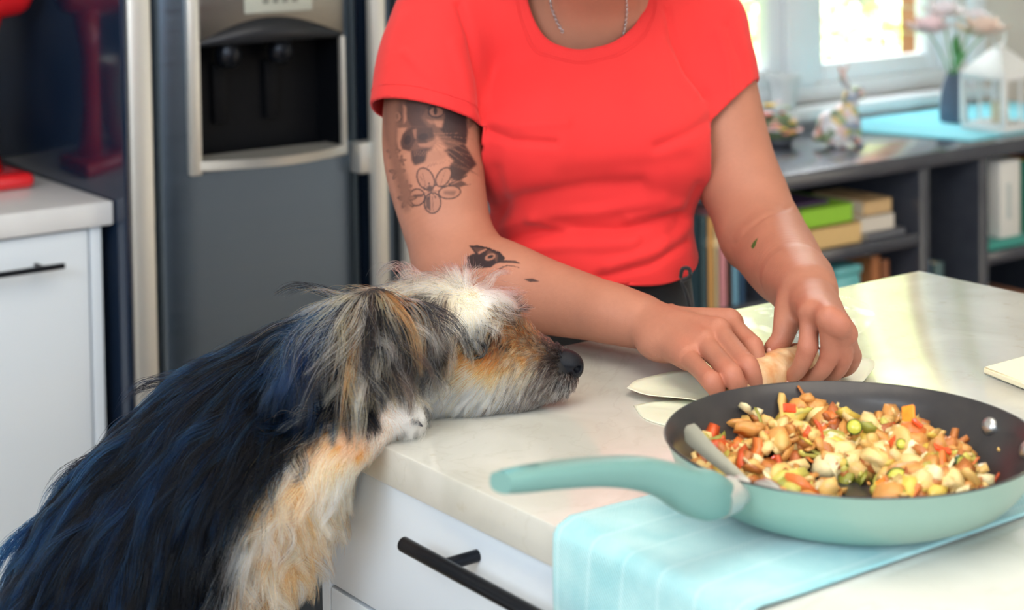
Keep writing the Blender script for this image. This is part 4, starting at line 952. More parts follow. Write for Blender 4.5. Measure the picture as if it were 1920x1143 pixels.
T.poly([(85, 120), (250, 110), (480, 170), (720, 280), (745, 420), (725, 500), (600, 560), (560, 500), (500, 430), (470, 520), (430, 640), (330, 670), (300, 560), (210, 580), (160, 560), (110, 480), (90, 330)], 0.62, 14)
T.poly([(560, 190), (735, 285), (748, 400), (738, 510), (640, 470), (560, 430), (520, 370), (570, 300)], 0.97, 7); T.poly([(85, 118), (480, 165), (560, 200), (430, 215), (380, 300), (370, 160), (250, 150)], 0.8, 8)
T.poly([(560, 560), (720, 500), (820, 670), (740, 740), (690, 800), (610, 780), (600, 690), (640, 640)], 0.92, 8)
T.poly([(255, 140), (380, 150), (380, 300), (440, 380), (300, 370), (260, 300)], 0.86, 12)
T.poly([(100, 150), (220, 160), (235, 290), (200, 360), (110, 380), (95, 260)], 0.68, 8)
T.poly([(235, 190), (262, 210), (265, 320), (240, 350)], 0.15, 5)
T.poly([(380, 270), (400, 290), (450, 350), (520, 350), (540, 330), (480, 320), (420, 310)], 0.22, 6)
T.poly([(480, 320), (560, 320), (545, 380), (500, 370)], 0.05, 8)
T.ellipse(497, 252, 66, 48, 0.98); T.ellipse(500, 252, 54, 36, 0.22); T.ellipse(492, 245, 15, 32, 0.97)
T.line([(430, 225), (470, 195), (540, 205), (575, 240)], 12, 0.97)
T.ellipse(186, 292, 42, 48, 0.85); T.ellipse(186, 290, 32, 38, 0.22); T.ellipse(188, 288, 9, 22, 0.8)
T.poly([(190, 380), (270, 375), (230, 440), (215, 520), (290, 575), (210, 590), (185, 480)], 0.04, 7)
T.poly([(270, 400), (300, 375), (470, 375), (480, 450), (420, 480), (440, 500), (360, 500), (340, 470), (290, 560), (230, 550), (215, 490), (235, 430)], 0.86, 6)
T.poly([(310, 395), (345, 385), (340, 470), (325, 460)], 0.30, 4)
T.ellipse(270, 475, 26, 40, 0.98, 0.3, 6); T.ellipse(395, 450, 40, 26, 0.98, -0.2, 6)
T.poly([(350, 505), (420, 500), (490, 470), (500, 500), (450, 535), (370, 530)], 0.15, 5)
T.poly([(300, 560), (430, 545), (470, 600), (400, 650), (330, 675), (305, 640)], 0.90, 8)
for k in range(9): T.line([(330+k*16, 600), (322+k*16, 560)], 4, 0.35)
T.poly([(430, 560), (600, 570), (560, 620), (440, 660), (400, 690)], 0.05, 10)
for k in range(6): T.line([(430+k*24, 690-k*6), (455+k*24, 660-k*6)], 5, 0.6, True)
for p in ([(480, 425), (620, 424), (790, 420)], [(500, 455), (650, 450), (800, 470)], [(490, 480), (640, 500), (800, 590)], [(490, 490), (620, 530), (760, 640)], [(480, 500), (600, 570), (760, 690)], [(520, 500), (650, 560), (800, 612)], [(480, 515), (540, 600)], [(500, 470), (640, 490), (760, 530)]):
    T.line(p, 5, 0.22, True)
for k in range(14): T.line([(600+k*14, 640+k*6), (640+k*15, 690+k*5)], 3, 0.5, True)
T.line([(735, 290), (760, 380), (800, 320), (830, 360)], 7, 0.8); T.ellipse(770, 345, 22, 32, 0.3, 0.3)
def petal_(cx, cy, rx, ry, ang): T.ellipse(cx, cy, rx+10, ry+10, 0.95, ang, 2); T.ellipse(cx, cy, rx, ry, 0.05, ang, 2)
petal_(415, 785, 58, 88, -0.45); petal_(557, 770, 46, 78, 0.55); petal_(605, 890, 82, 46, -0.1); petal_(345, 930, 58, 62, 0.5); petal_(470, 975, 60, 76, 0.05)
T.poly([(415, 935), (450, 915), (455, 1040), (420, 1010)], 0.75, 4); T.line([(470, 920), (475, 1040)], 4, .6); T.line([(390, 740), (420, 850)], 4, .6); T.line([(370, 760), (410, 840)], 4, .5); T.line([(570, 720), (530, 840)], 4, .5)
T.poly([(560, 880), (660, 880), (640, 915), (560, 905)], 0.45, 8); T.poly([(320, 910), (400, 905), (390, 925), (320, 930)], 0.8, 4)
T.ellipse(450, 860, 26, 22, 0.8, 0, 10)
for a in range(7): T.line([(455, 880), (455+60*math.cos(a*0.9+3.6), 880+60*math.sin(a*0.9+3.6))], 4, 0.85); T.ellipse(455+62*math.cos(a*0.9+3.6), 880+62*math.sin(a*0.9+3.6), 7, 7, .9)
T.line([(600, 825), (680, 790), (740, 760)], 10, 0.9); T.line([(600, 830), (700, 840), (775, 825)], 10, 0.9, True); T.line([(620, 800), (700, 760), (760, 720)], 8, 0.9, True)
T.poly([(610, 830), (700, 800), (740, 820), (690, 850)], 0.75, 4)
for cx, cy, rr in ((190, 730, 34), (250, 850, 30), (268, 945, 40), (160, 570, 30), (215, 640, 24)):
    for a in (-1.3, -0.2, 0.9, 2.1, 3.3): T.ellipse(cx+rr*math.cos(a), cy+rr*math.sin(a), rr, rr*.42, 0.85, a, 4); T.ellipse(cx+rr*math.cos(a), cy+rr*math.sin(a), rr*.72, rr*.24, 0.30, a, 4)
T.poly([(85, 120), (200, 140), (180, 560), (260, 760), (300, 900), (275, 1050), (240, 1020), (170, 760), (90, 450)], 0.36, 24)
T.a *= 0.9+0.1*np.sin(T.X*0.5+T.Y*0.2)
TF = Canvas(240, 240, 1280, 640, 0.45)                  # forearm piece, units 8.727 to a frame pixel from (840,430)
TF.poly([(350, 270), (480, 262), (660, 300), (850, 380), (930, 470), (900, 520), (860, 540), (780, 560), (700, 620), (240, 660), (320, 520), (310, 450), (400, 400), (450, 400)], 0.92, 6)
TF.poly([(400, 290), (520, 300), (620, 320), (480, 390)], 0.72, 6); TF.poly([(490, 370), (620, 310), (640, 330), (500, 410)], 0.05, 5); TF.poly([(660, 330), (820, 420), (800, 560), (760, 470), (620, 400)], 0.68, 10)
TF.ellipse(690, 450, 92, 52, 0.10, -0.35, 6); TF.ellipse(695, 445, 50, 26, 0.95, -0.35, 6)
TF.line([(350, 270), (480, 262), (660, 300), (850, 380), (930, 470)], 14, 0.95)
TF.poly([(860, 500), (1100, 510), (1190, 560), (1050, 545), (860, 545)], 0.85, 4); TF.line([(840, 640), (960, 590), (1080, 600), (1200, 640)], 22, 0.8, True); TF.poly([(1240, 810), (1380, 800), (1500, 850), (1340, 860)], 0.8, 5)

def seg(px, py, pts):
    best = np.full(len(px), 1e9)
    for (xa, ya), (xb, yb) in zip(pts, pts[1:]):
        dx, dy = xb-xa, yb-ya; t = np.clip(((px-xa)*dx+(py-ya)*dy)/(dx*dx+dy*dy), 0, 1); best = np.minimum(best, np.hypot(px-xa-t*dx, py-ya-t*dy))
    return best
# --- skin
SK = np.array(rgb(166, 111, 90)); SKR = np.array(rgb(184, 106, 84)); INK = np.array(rgb(13, 17, 27))
skin = mat('skin', (1, 1, 1), 0.46, attr='Col', sss=0.05, bump=(1100, 0.45, 0.0006), spec=0.32)
def skin_cols(V, tattoo=None, red=()):
    n = vnoise(V, 60)[:, None]; n2 = vnoise(V, 400)[:, None]
    C = SK*(0.93+0.10*n+0.06*n2)
    for p, r, k in red:
        q = np.exp(-((V-np.array(p))**2).sum(1)/(r*r))[:, None]*k; C = C*(1-q)+SKR*q
    if tattoo is not None:
        q = (np.clip(tattoo, 0, 1)**.65)[:, None]*0.985; C = C*(1-q)+INK*q
    return C
parts_V, parts_Q, parts_C = [], [], []
def add_part(V, Q, C): parts_Q.append(Q+sum(len(v) for v in parts_V)); parts_V.append(V); parts_C.append(C)

# right arm (left in the picture)
rs = [A(822, 60, 1.955), A(812, 180, 1.93), A(812, 290, 1.905), A(832, 400, 1.875), A(856, 482, 1.852)]
rf = [A(868, 500, 1.848), A(940, 524, 1.80), A(1015, 553, 1.772), A(1090, 573, 1.735), A(1150, 588, 1.705), np.array(onz(1196, 600, .962))]
allp = np.array(rs+rf+[onz(1440, 740, .93), onz(1300, 760, .92)]); fd = Field(allp.min(0)-0.07, allp.max(0)+0.06, 0.00115)
fd.chain(rs, [0.050, 0.0535, 0.0540, 0.0480, 0.0440], 0.02); fd.ell(A(850, 495, 1.87), (0.038, 0.038, 0.036), None, 0.02)
fd.chain(rf, [0.043, 0.0405, 0.0375, 0.0325, 0.0275, 0.0240], 0.02)
wr = np.array(onz(1200, 602, .961)); UPV = np.array([0, 0, 1.0])
mc = {'p': onz(1290, 671, .952), 'r': onz(1322, 645, .962), 'm': onz(1347, 622, .969), 'i': onz(1368, 606, .968)}
pip = {'p': onz(1334, 716, .949), 'r': onz(1372, 704, .953), 'm': onz(1402, 688, .956), 'i': onz(1412, 652, .958)}
dip = {'p': onz(1345, 734, .938), 'r': onz(1385, 729, .939), 'm': onz(1413, 718, .941), 'i': onz(1421, 690, .945)}
tip = {'p': onz(1342, 738, .9290), 'r': onz(1381, 736, .9295), 'm': onz(1408, 734, .9310), 'i': onz(1420, 714, .9330)}
fd.chain([rf[-2], wr, (wr+mc['m'])/2+np.array([0, 0, -.004])], [0.0255, 0.0235, 0.0200], 0.018, (UPV, 0.85))
for k_, r_ in (('p', .0115), ('r', .0125), ('m', .0130), ('i', .0135)):
    b0 = wr*0.72+mc[k_]*0.28+np.array([0, 0, -.003]); fd.chain([b0, mc[k_]], [0.0165, r_], 0.010)
    fd.chain([wr*0.6+mc[k_]*0.4+np.array([0, 0, .0085]), mc[k_]+np.array([0, 0, .0075])], [0.0022, 0.0034], 0.008)    # extensor tendons
fd.ell(onz(1240, 645, .950), (.022, .022, .014), None, 0.014)                                                       # heel of the hand
fr_ = {'p': (.0090, .0081, .0073, .0064), 'r': (.0098, .0088, .0079, .0070), 'm': (.0102, .0091, .0082, .0072), 'i': (.0100, .0090, .0081, .0070)}
for k_ in 'prmi':
    q = [mc[k_], (mc[k_]*.5+pip[k_]*.5)+np.array([0, 0, .0005]), pip[k_], dip[k_], tip[k_]]; f4 = fr_[k_]
    fd.chain(q, [f4[0]*1.04, f4[0]*.94, f4[1]*1.06, f4[2], f4[3]], 0.0025); fd.ell(pip[k_]+np.array([0, 0, .002]), [f4[1]*.98]*3, None, 0.003)
th = [onz(1262, 600, .948), onz(1322, 612, .943), onz(1376, 640, .938), onz(1412, 662, .942)]; fd.chain(th, [.0165, .0125, .0105, .0085], 0.006)
V, Q = fd.mesh(); V = relax(V, Q, 3, 0.5); px, py, _ = proj_ = proj(V.T.reshape(3, -1).T[0]) if False else (None, None, None)
def projv(V):
    q = V-CAM; d = q@FO; return CX+F*(q@RT)/d, CY-F*(q@UP)/d, d
px, py, dd_ = projv(V); N_ = vnormals(V, Q); face = -(N_@FO)
ta = T.sample((px-700)*4.232, (py-150)*4.232)*np.clip(face*6+0.3, 0, 1)+TF.sample((px-840)*8.727, (py-430)*8.727)*np.clip(face*6+0.3, 0, 1)*(py > 440)
V[:, 2] = np.where((V[:, 1] < IY1) & (V[:, 0] > IX), np.maximum(V[:, 2], 0.9212), V[:, 2])
red_r = [(pip[k_], .014, .5) for k_ in 'prmi']+[(mc[k_], .016, .35) for k_ in 'prmi']+[(tip[k_], .012, .5) for k_ in 'prmi']
add_part(V, Q, skin_cols(V, ta, red_r)); right_field = fd

# left arm (right in the picture)
ls = [A(1322, 70, 2.00), A(1338, 180, 1.985), A(1370, 300, 1.95), A(1405, 380, 1.915), A(1425, 432, 1.885)]
lf_ = [A(1432, 440, 1.882), A(1448, 462, 1.85), A(1474, 500, 1.78), A(1498, 527, 1.71), A(1515, 545, 1.655)]
allp = np.array(ls+lf_+[onz(1620, 720, .93), onz(1440, 700, .92)]); fd = Field(allp.min(0)-0.065, allp.max(0)+0.05, 0.00135)
fd.chain(ls, [0.050, 0.051, 0.0485, 0.0455, 0.0430], 0.02); fd.ell(A(1420, 445, 1.905), (0.036, 0.036, 0.034), None, 0.02)
fd.chain(lf_, [0.0430, 0.0430, 0.0390, 0.0310, 0.0245], 0.012)
wl_ = lf_[-1]
mc = {'i': onz(1520, 586, .996), 'm': onz(1553, 596, .998), 'r': onz(1574, 611, .991), 'p': onz(1588, 626, .981)}
pip = {'i': onz(1514, 652, .967), 'm': onz(1556, 664, .962), 'r': onz(1581, 670, .957), 'p': onz(1599, 668, .951)}
dip = {'i': onz(1499, 690, .947), 'm': onz(1538, 697, .944), 'r': onz(1567, 698, .940), 'p': onz(1592, 688, .937)}
tip = {'i': onz(1482, 707, .9345), 'm': onz(1511, 710, .9310), 'r': onz(1545, 706, .9300), 'p': onz(1576, 697, .9290)}
fd.chain([lf_[-2], wl_, wl_*.6+mc['m']*.4+np.array([0, 0, -.006])], [0.0290, 0.0225, 0.0185], 0.014, (RT, 1.12))
for k_, r_ in (('i', .0118), ('m', .0112), ('r', .0106), ('p', .0098)):
    b0 = wl_*0.70+mc[k_]*0.30+np.array([0, 0, -.003]); fd.chain([b0, mc[k_]], [0.0160, r_], 0.009)
    nv = -FO*0.6+UPV*0.8; fd.chain([wl_*0.55+mc[k_]*0.45+nv*.0088, mc[k_]+nv*.0070], [0.0020, 0.0034], 0.007)
fr_ = {'p': (.0080, .0074, .0067, .0058), 'r': (.0087, .0079, .0072, .0063), 'm': (.0092, .0082, .0074, .0065), 'i': (.0094, .0084, .0075, .0066)}
for k_ in 'imrp':
    f4 = fr_[k_]; q = [mc[k_], mc[k_]*.5+pip[k_]*.5, pip[k_], dip[k_], tip[k_]]
    fd.chain(q, [f4[0]*1.06, f4[0]*.93, f4[1]*1.05, f4[2], f4[3]], 0.0022); fd.ell(pip[k_]+nv*.0015, [f4[1]*.97]*3, None, 0.003)
for vp in ([(1462, 500, 1.752), (1490, 520, 1.690), (1508, 548, 1.625), (1520, 575, 1.590)], [(1500, 500, 1.745), (1528, 530, 1.665), (1545, 560, 1.612), (1566, 590, 1.575)]):
    fd.chain([A(*q)+np.array([0, 0, 0]) for q in vp], [.0016, .0018, .0018, .0012], .004)
tl = [wl_+np.array(RT)*-.006+np.array([0, 0, -.006]), onz(1487, 572, .985), onz(1474, 608, .973), onz(1466, 634, .962), onz(1449, 652, .9535)]
fd.chain(tl, [.0165, .0165, .0120, .0100, .0082], 0.007)
V, Q = fd.mesh(); V = relax(V, Q, 3, 0.5); px, py, _ = projv(V); N_ = vnormals(V, Q)
V = V-N_*(.0013*np.exp(-(seg(px, py, [(1378, 456), (1402, 430), (1432, 406), (1482, 388)])/4.5)**2)*(N_@FO < .1))[:, None]
LT = Canvas(1395, 430, 40, 45, 3); LT.poly([(1421, 445), (1419, 452), (1416, 462), (1411, 467), (1408, 462), (1412, 454)], 1, 0.7); leaf = LT.sample(px, py)*(-(N_@FO) > 0.02)
C = skin_cols(V, None, [(pip[k_], .014, .5) for k_ in 'imrp']+[(mc[k_], .016, .4) for k_ in 'imrp']+[(tip[k_], .012, .6) for k_ in 'imrp']+[(tl[-1], .014, .5)])
C = C*(1-leaf[:, None])+np.array(rgb(58, 92, 44))*leaf[:, None]
V[:, 2] = np.where((V[:, 1] < IY1) & (V[:, 0] > IX), np.maximum(V[:, 2], 0.9225), V[:, 2])
add_part(V, Q, C)
nails = [(tip['i'], dip['i']), (tip['m'], dip['m']), (tl[-1], tl[-2])]
left_tips = (dict(tip), dict(dip), list(tl))

# head, neck, trunk
hc = A(1128, -150, 1.87); hr, hu, hf = RT, (UPV+FO*0.30)/np.linalg.norm(UPV+FO*0.30), None
hf = np.cross(hu, hr); hf = hf/np.linalg.norm(hf); hf = hf if hf@FO < 0 else -hf      # face direction, towards the viewer and down
def Hd(a, b, c): return hc+hr*a+hf*b+hu*c
fd = Field(np.array([0.92, 1.30, 0.78]), np.array([1.52, 1.86, 1.52]), 0.0028); AXH = [hr, hf, hu]
fd.ell(Hd(0, -.010, .030), (.074, .092, .085), AXH, .02); fd.chain([Hd(0, .035, -.005), Hd(0, .050, -.068)], [.052, .026], .03)
fd.ell(Hd(-.035, .045, -.02), (.028, .03, .03), AXH, .02); fd.ell(Hd(.035, .045, -.02), (.028, .03, .03), AXH, .02)
fd.chain([Hd(0, .086, .018), Hd(0, .096, -.006), Hd(0, .102, -.018)], [.0065, .008, .0095], .008); fd.ell(Hd(-.010, .092, -.021), (.007, .007, .006), AXH, .005); fd.ell(Hd(.010, .092, -.021), (.007, .007, .006), AXH, .005)
fd.ell(Hd(0, .082, -.043), (.021, .012, .0055), AXH, .005); fd.ell(Hd(0, .080, -.052), (.018, .012, .0065), AXH, .005); fd.ell(Hd(0, .068, -.078), (.022, .016, .014), AXH, .015)
for s_ in (-1, 1): fd.ell(Hd(s_*.076, -.005, -.005), (.008, .016, .028), AXH, .006); fd.ell(Hd(s_*.030, .084, .012), (.015, .008, .009), AXH, .006, 's')
nb = A(1112, 40, 1.99)
fd.chain([Hd(0, -.02, -.02), nb], [.050, .056], .03)
fd.chain([A(1112, 75, 2.00), A(1110, 250, 2.00), A(1108, 430, 1.985), A(1115, 560, 1.99)], [.075, .076, .068, .070], .04, (RT, 1.30))
fd.chain([A(850, 55, 1.985), A(1000, 25, 2.0), A(1112, 5, 2.01), A(1220, 25, 2.015), A(1310, 60, 2.02)], [.042, .042, .044, .042, .042], .04)
fd.chain([A(1080, 60, 1.945), A(980, 45, 1.955)], [.006, .005], .015); fd.chain([A(1145, 60, 1.95), A(1240, 48, 1.97)], [.006, .005], .015)
V, Q = fd.mesh(); C = skin_cols(V)
hq = (V-hc)@np.stack(AXH, 1)
lips = np.exp(-((hq[:, 0]/.022)**4+((hq[:, 2]+.046)/.008)**4))*(hq[:, 1] > .06); C = C*(1-lips[:, None]*.6)+np.array(rgb(160, 80, 78))*lips[:, None]*.6
add_part(V, Q, C)
bodyV = np.concatenate(parts_V); bodyQ = np.concatenate(parts_Q); me = meshdata('body', bodyV, bodyQ); vcol(me, np.concatenate(parts_C))
obj('body', me, skin, wm, True)
browm = mat('brow_dark', rgb(40, 30, 26), .7); lidm = mat('eyelid_skin', tuple(SK*.9), .5)
for s_ in (-1, 1):
    e = obj_eye = None; c_ = Hd(s_*.031, .0725, .012); Rm = Matrix((hr, hf, hu)).transposed()
    bm = bmesh.new(); ico(bm, c_, (.0118, .0118, .0118), 3); e = obj('eye', bm, mat('eye_white', rgb(226, 220, 214), .15), wm, True)
    g_ = hf*.85-hu*.5; g_ /= np.linalg.norm(g_); bm = bmesh.new(); lathe(bm, c_+g_*.0100, [(0, .0024), (.003, .0021), (.0056, .0008), (.0058, -.001)], 20, g_); obj('iris', bm, mat('iris_brown', rgb(56, 34, 22), .1), e, True)
    bm = bmesh.new(); vs = ico(bm, (0, 0, 0), (.0131, .0131, .0131), 3)
    bmesh.ops.bisect_plane(bm, geom=bm.verts[:]+bm.edges[:]+bm.faces[:], plane_co=(0, 0, .001), plane_no=(0, -.35, -1), clear_outer=True)
    for v in bm.verts: v.co = Vector(c_)+Rm @ v.co
    obj('eyelid', bm, lidm, wm, True)
    bm = bmesh.new(); tube(bm, smoothpts([Hd(s_*.014, .0925, .031), Hd(s_*.032, .0880, .037), Hd(s_*.048, .0740, .032)], 5), [.0018]*3+[.0024]*5+[.001]*3, 8); obj('eyebrow', bm, browm, wm, True)
# hair gathered back
hm_ = mat('hair_dark', rgb(38, 28, 24), 0.45, bump=(90, .8, .004)); fd = Field(hc-0.18, hc+0.18, 0.004)
fd.ell(Hd(0, -.022, .040), (.082, .096, .090), AXH, .01); fd.ell(Hd(0, .095, -.025), (.066, .060, .088), AXH, .012, 's'); fd.ell(Hd(0, -.110, .045), (.045, .042, .045), AXH, .012); fd.ell(Hd(0, .03, -.10), (.12, .12, .06), AXH, .02, 's')
for s_ in (-1, 1): fd.chain([Hd(s_*.060, .035, .07), Hd(s_*.078, .015, .01), Hd(s_*.070, -.030, -.040), Hd(s_*.02, -.085, -.03)], [.016, .012, .014, .02], .012)
V, Q = fd.mesh(); V += vnormals(V, Q)*((np.sin(((V-hc)@hr)*420)*0.0012)[:, None]); obj('hair', meshdata('hair', V, Q), hm_, wm, True)
nm = mat('nail', rgb(226, 176, 160), 0.2, coat=0.5)
for tp, dp in nails:
    ax = (tp-dp); ax /= np.linalg.norm(ax); vdir = -FO-(-FO@ax)*ax; vdir /= np.linalg.norm(vdir); sd = np.cross(ax, vdir)
    bm = bmesh.new(); ico(bm, tp+vdir*.0055+ax*.0020, (.0062, .0050, .0022), 2, Matrix((ax, sd, vdir)).transposed()); obj('fingernail', bm, nm, wm, True)

# --- T-shirt
fd = Field(np.array([0.88, 1.24, 0.80]), np.array([1.56, 1.92, 1.34]), 0.0028)
fl2 = (RT, 1.42)
fd.chain([A(1112, 95, 1.985), A(1113, 180, 1.975), A(1112, 260, 1.97)], [.080, .086, .088], .03, (RT, 1.40))
fd.chain([A(1112, 260, 1.97), A(1104, 360, 1.97), A(1096, 440, 1.965), A(1098, 520, 1.96), A(1104, 620, 1.965)], [.084, .0775, .0775, .084, .093], .03, (RT, 1.38))
fd.chain([A(868, 58, 1.975), A(985, 22, 1.985), A(1112, 2, 1.995), A(1225, 22, 2.005), A(1295, 60, 2.01)], [.056, .053, .052, .053, .055], .035)
fd.ell(A(1010, 268, 1.925), (.066, .066, .066), None, .045); fd.ell(A(1222, 272, 1.925), (.067, .067, .067), None, .045)
fd.ell(A(1190, 480, 1.93), (.05, .05, .05), None, .06)
fd.chain([A(830, 48, 1.965), A(808, 130, 1.935), A(801, 250, 1.908)], [.0575, .0595, .0640], .016)
fd.chain([A(1315, 54, 2.00), A(1332, 130, 1.985), A(1346, 235, 1.965)], [.0520, .0510, .0525], .014)
V, Q = fd.mesh(); V = relax(V, Q, 3, 0.5)
px, py, dp = projv(V); N_ = vnormals(V, Q)
# fabric folds: ridges (+) and creases (-) laid along lines in the layout's own coordinates, only on the front
disp = np.zeros(len(V)); front = np.clip(-(N_@FO)*2, 0, 1)
for pts, w_, a_ in (([(912, 400), (980, 372), (1100, 350), (1200, 345)], 16, -.0045), ([(930, 430), (1010, 400), (1120, 395), (1240, 375)], 14, .0035), ([(925, 455), (1040, 432), (1160, 432), (1270, 400)], 13, -.004),
        ([(960, 470), (1060, 460), (1180, 462)], 12, .003), ([(1000, 405), (1080, 440), (1190, 450)], 11, .003), ([(905, 240), (960, 262), (1040, 268)], 9, -.003), ([(905, 225), (980, 235), (1060, 230)], 10, .002),
        ([(1330, 225), (1290, 250), (1230, 275)], 11, -.003), ([(1322, 180), (1290, 140), (1262, 80), (1250, 20)], 9, -.0035), ([(1302, 180), (1270, 140), (1240, 80)], 9, .002), ([(905, 225), (898, 150), (880, 70), (860, 10)], 8, -.0045), ([(880, 215), (868, 140), (850, 80)], 10, .002),
        ([(1140, 500), (1230, 470), (1290, 420)], 12, .003), ([(1120, 520), (1220, 495), (1285, 455)], 9, -.003), ([(930, 320), (945, 390), (930, 440)], 14, -.003), ([(1060, 330), (1160, 320), (1280, 300)], 20, -.002),
        ([(760, 100), (800, 140), (870, 190)], 9, .0016), ([(1345, 60), (1365, 120), (1372, 190)], 9, .0018), ([(1365, 50), (1388, 110), (1396, 160)], 8, -.002), ([(1180, 410), (1270, 385)], 12, .003), ([(1260, 440), (1290, 400), (1310, 350)], 12, -.003), ([(1000, 110), (970, 180), (960, 260)], 26, -.0015), ([(1130, 110), (1200, 180), (1240, 240)], 30, .0012)):
    disp += 1.35*a_*np.exp(-(seg(px, py, pts)/w_)**2)
V = V+N_*(disp*front)[:, None]+N_*((vnoise(V, 45)-.5)*0.0016)[:, None]
# openings: neck, sleeves, hem
FH0 = np.array([FO[0], FO[1], 0]); FH0 /= np.linalg.norm(FH0)
def plane(a, b, c, side):
    a, b, c = map(np.array, (a, b, c)); n = np.cross(b-a, c-a); n /= np.linalg.norm(n); n = n if n@(np.array(side)-a) > 0 else -n
    return a, n
def cut(V, Q, pl, region):
    a, n = pl; g = (V-a)@n; ok = region(V); out = (g > 0) & ok; keep = ~(out[Q].all(1)); Q = Q[keep]
    V = V.copy(); V[out] -= n*g[out][:, None]; return V, Q
hem_front = A(1180, 536, 1.86)
nk_n = UPV*.86-FH0*.50; nk_n /= np.linalg.norm(nk_n); nk_c = A(1097, 22, 1.955)
q = V-nk_c; tt_ = q@nk_n; q = q-tt_[:, None]*nk_n; rr_ = np.linalg.norm(q, axis=1); g = .0665-rr_; ok = tt_ > -.045
out = (g > 0) & ok; Q = Q[~out[Q].all(1)]; V = V.copy(); V[out] += (q/(rr_[:, None]+1e-9)*g[:, None])[out]
cs = plane(A(697, 196, 1.915), A(903, 234, 1.885), A(760, 178, 1.850), A(830, 420, 1.88)); vv = (A(835, 260, 1.91))
def near(p, r): p = np.array(p); return lambda V: np.linalg.norm(V-p, axis=1) < r
lx = projv(V)[0]
V, Q = cut(V, Q, cs, lambda V: (projv(V)[0] < 905) & (projv(V)[1] > 150) & (projv(V)[1] < 420))
V, Q = cut(V, Q, plane(A(1336, 224, 1.92), A(1408, 158, 1.96), A(1400, 182, 2.02), A(1390, 330, 1.95)), lambda V: (projv(V)[0] > 1332) & (projv(V)[1] > 140) & (projv(V)[1] < 330))
V, Q = cut(V, Q, plane(A(1180, 531, 1.87), A(1288, 487, 1.93), A(910, 470, 1.90), A(1110, 700, 1.95)), lambda V: (V[:, 2] < 1.01) & (projv(V)[1] > 440))
used = np.unique(Q); rm = np.full(len(V), -1); rm[used] = np.arange(len(used)); V = V[used]; Q = rm[Q]
# keep the largest shell
sm = mat('tshirt_coral', rgb(215, 44, 42), 0.85, sheen=0.08, bump=(1400, 0.3, 0.0004), var=(9, rgb(208, 36, 38), 0.3))
me = meshdata('t_shirt', V, Q); ts = obj('t_shirt', me, sm, wm, True); md = ts.modifiers.new('thick', 'SOLIDIFY'); md.thickness = 0.0016; md.offset = 1
# seams: ribbed neckline and hem stitching as thin raised bands
def rim_loop(me, sel):
    bm = bmesh.new(); bm.from_mesh(me); es = [e for e in bm.edges if e.is_boundary]; vs = {}
    for e in es:
        for v, w_ in ((e.verts[0], e.verts[1]), (e.verts[1], e.verts[0])): vs.setdefault(v.index, []).append(w_.index)
    co = {v.index: np.array(v.co) for v in bm.verts if v.index in vs}; loops = []; seen = set()
    for s0 in vs:
        if s0 in seen: continue
        lp = [s0]; seen.add(s0)
        while True:
            nx = [q for q in vs[lp[-1]] if q not in seen]
            if not nx: break
            lp.append(nx[0]); seen.add(nx[0])
        if len(lp) > 30: loops.append(np.array([co[i] for i in lp]))
    bm.free(); return loops
for lp in rim_loop(me, None):
    c = lp.mean(0); cx_, cy_, _ = projv(c[None])[0][0], projv(c[None])[1][0], 0
    sp_ = lp[::2]
    for _ in range(3): sp_ = (np.roll(sp_, 1, 0)+np.roll(sp_, -1, 0)+2*sp_)/4
    nm_, off = ('neckline_rib', .0014) if cy_ < 110 and 950 < cx_ < 1270 else (('sleeve_hem', .0011) if cy_ < 330 else ('bottom_hem', .0011))
    bm = bmesh.new(); P_ = [Vector(p) for p in sp_]+[Vector(sp_[0])]; tube(bm, P_, off, 8, False); obj(nm_, bm, sm, ts, True)
def stitch(mask, cen, ax1, ax2, r):
    P_ = V[mask]; nn_ = vnormals(V, Q)[mask]; an = np.arctan2((P_-cen)@ax2, (P_-cen)@ax1); b = np.round((an+PI)/(2*PI)*90).astype(int); pts = []
    for k in range(91):
        m = b == k; pts.append(P_[m].mean(0)+nn_[m].mean(0)*.0019 if m.sum() > 1 else None)
    run = []; bm = bmesh.new()
    for p in pts+[None]:
        if p is None:
            if len(run) > 3: tube(bm, [Vector(q) for q in run], r, 6)
            run = []
        else: run.append(p)
    if len(bm.verts): obj('stitching', bm, sm, ts, True)
    else: bm.free()
q = V-nk_c; tt_ = q@nk_n; q = q-tt_[:, None]*nk_n; rr_ = np.linalg.norm(q, axis=1); e1_ = np.cross(nk_n, RT); e1_ /= np.linalg.norm(e1_)
for ro in (.0760, .0780): stitch((np.abs(rr_-ro) < .0016) & (tt_ > -.06), nk_c, RT, e1_, .00035)
g = (V-cs[0])@cs[1]; sp_x, sp_y, _ = projv(V); ca_ = cs[0]+0*cs[1]; cc_ = V[(np.abs(g+.014) < .002) & (sp_x < 905) & (sp_y > 100) & (sp_y < 300)]
e1_ = np.cross(cs[1], FO); e1_ /= np.linalg.norm(e1_); e2_ = np.cross(cs[1], e1_)
stitch((np.abs(g+.014) < .0016) & (sp_x < 902) & (sp_y > 100) & (sp_y < 300), cc_.mean(0), e1_, e2_, .00035)
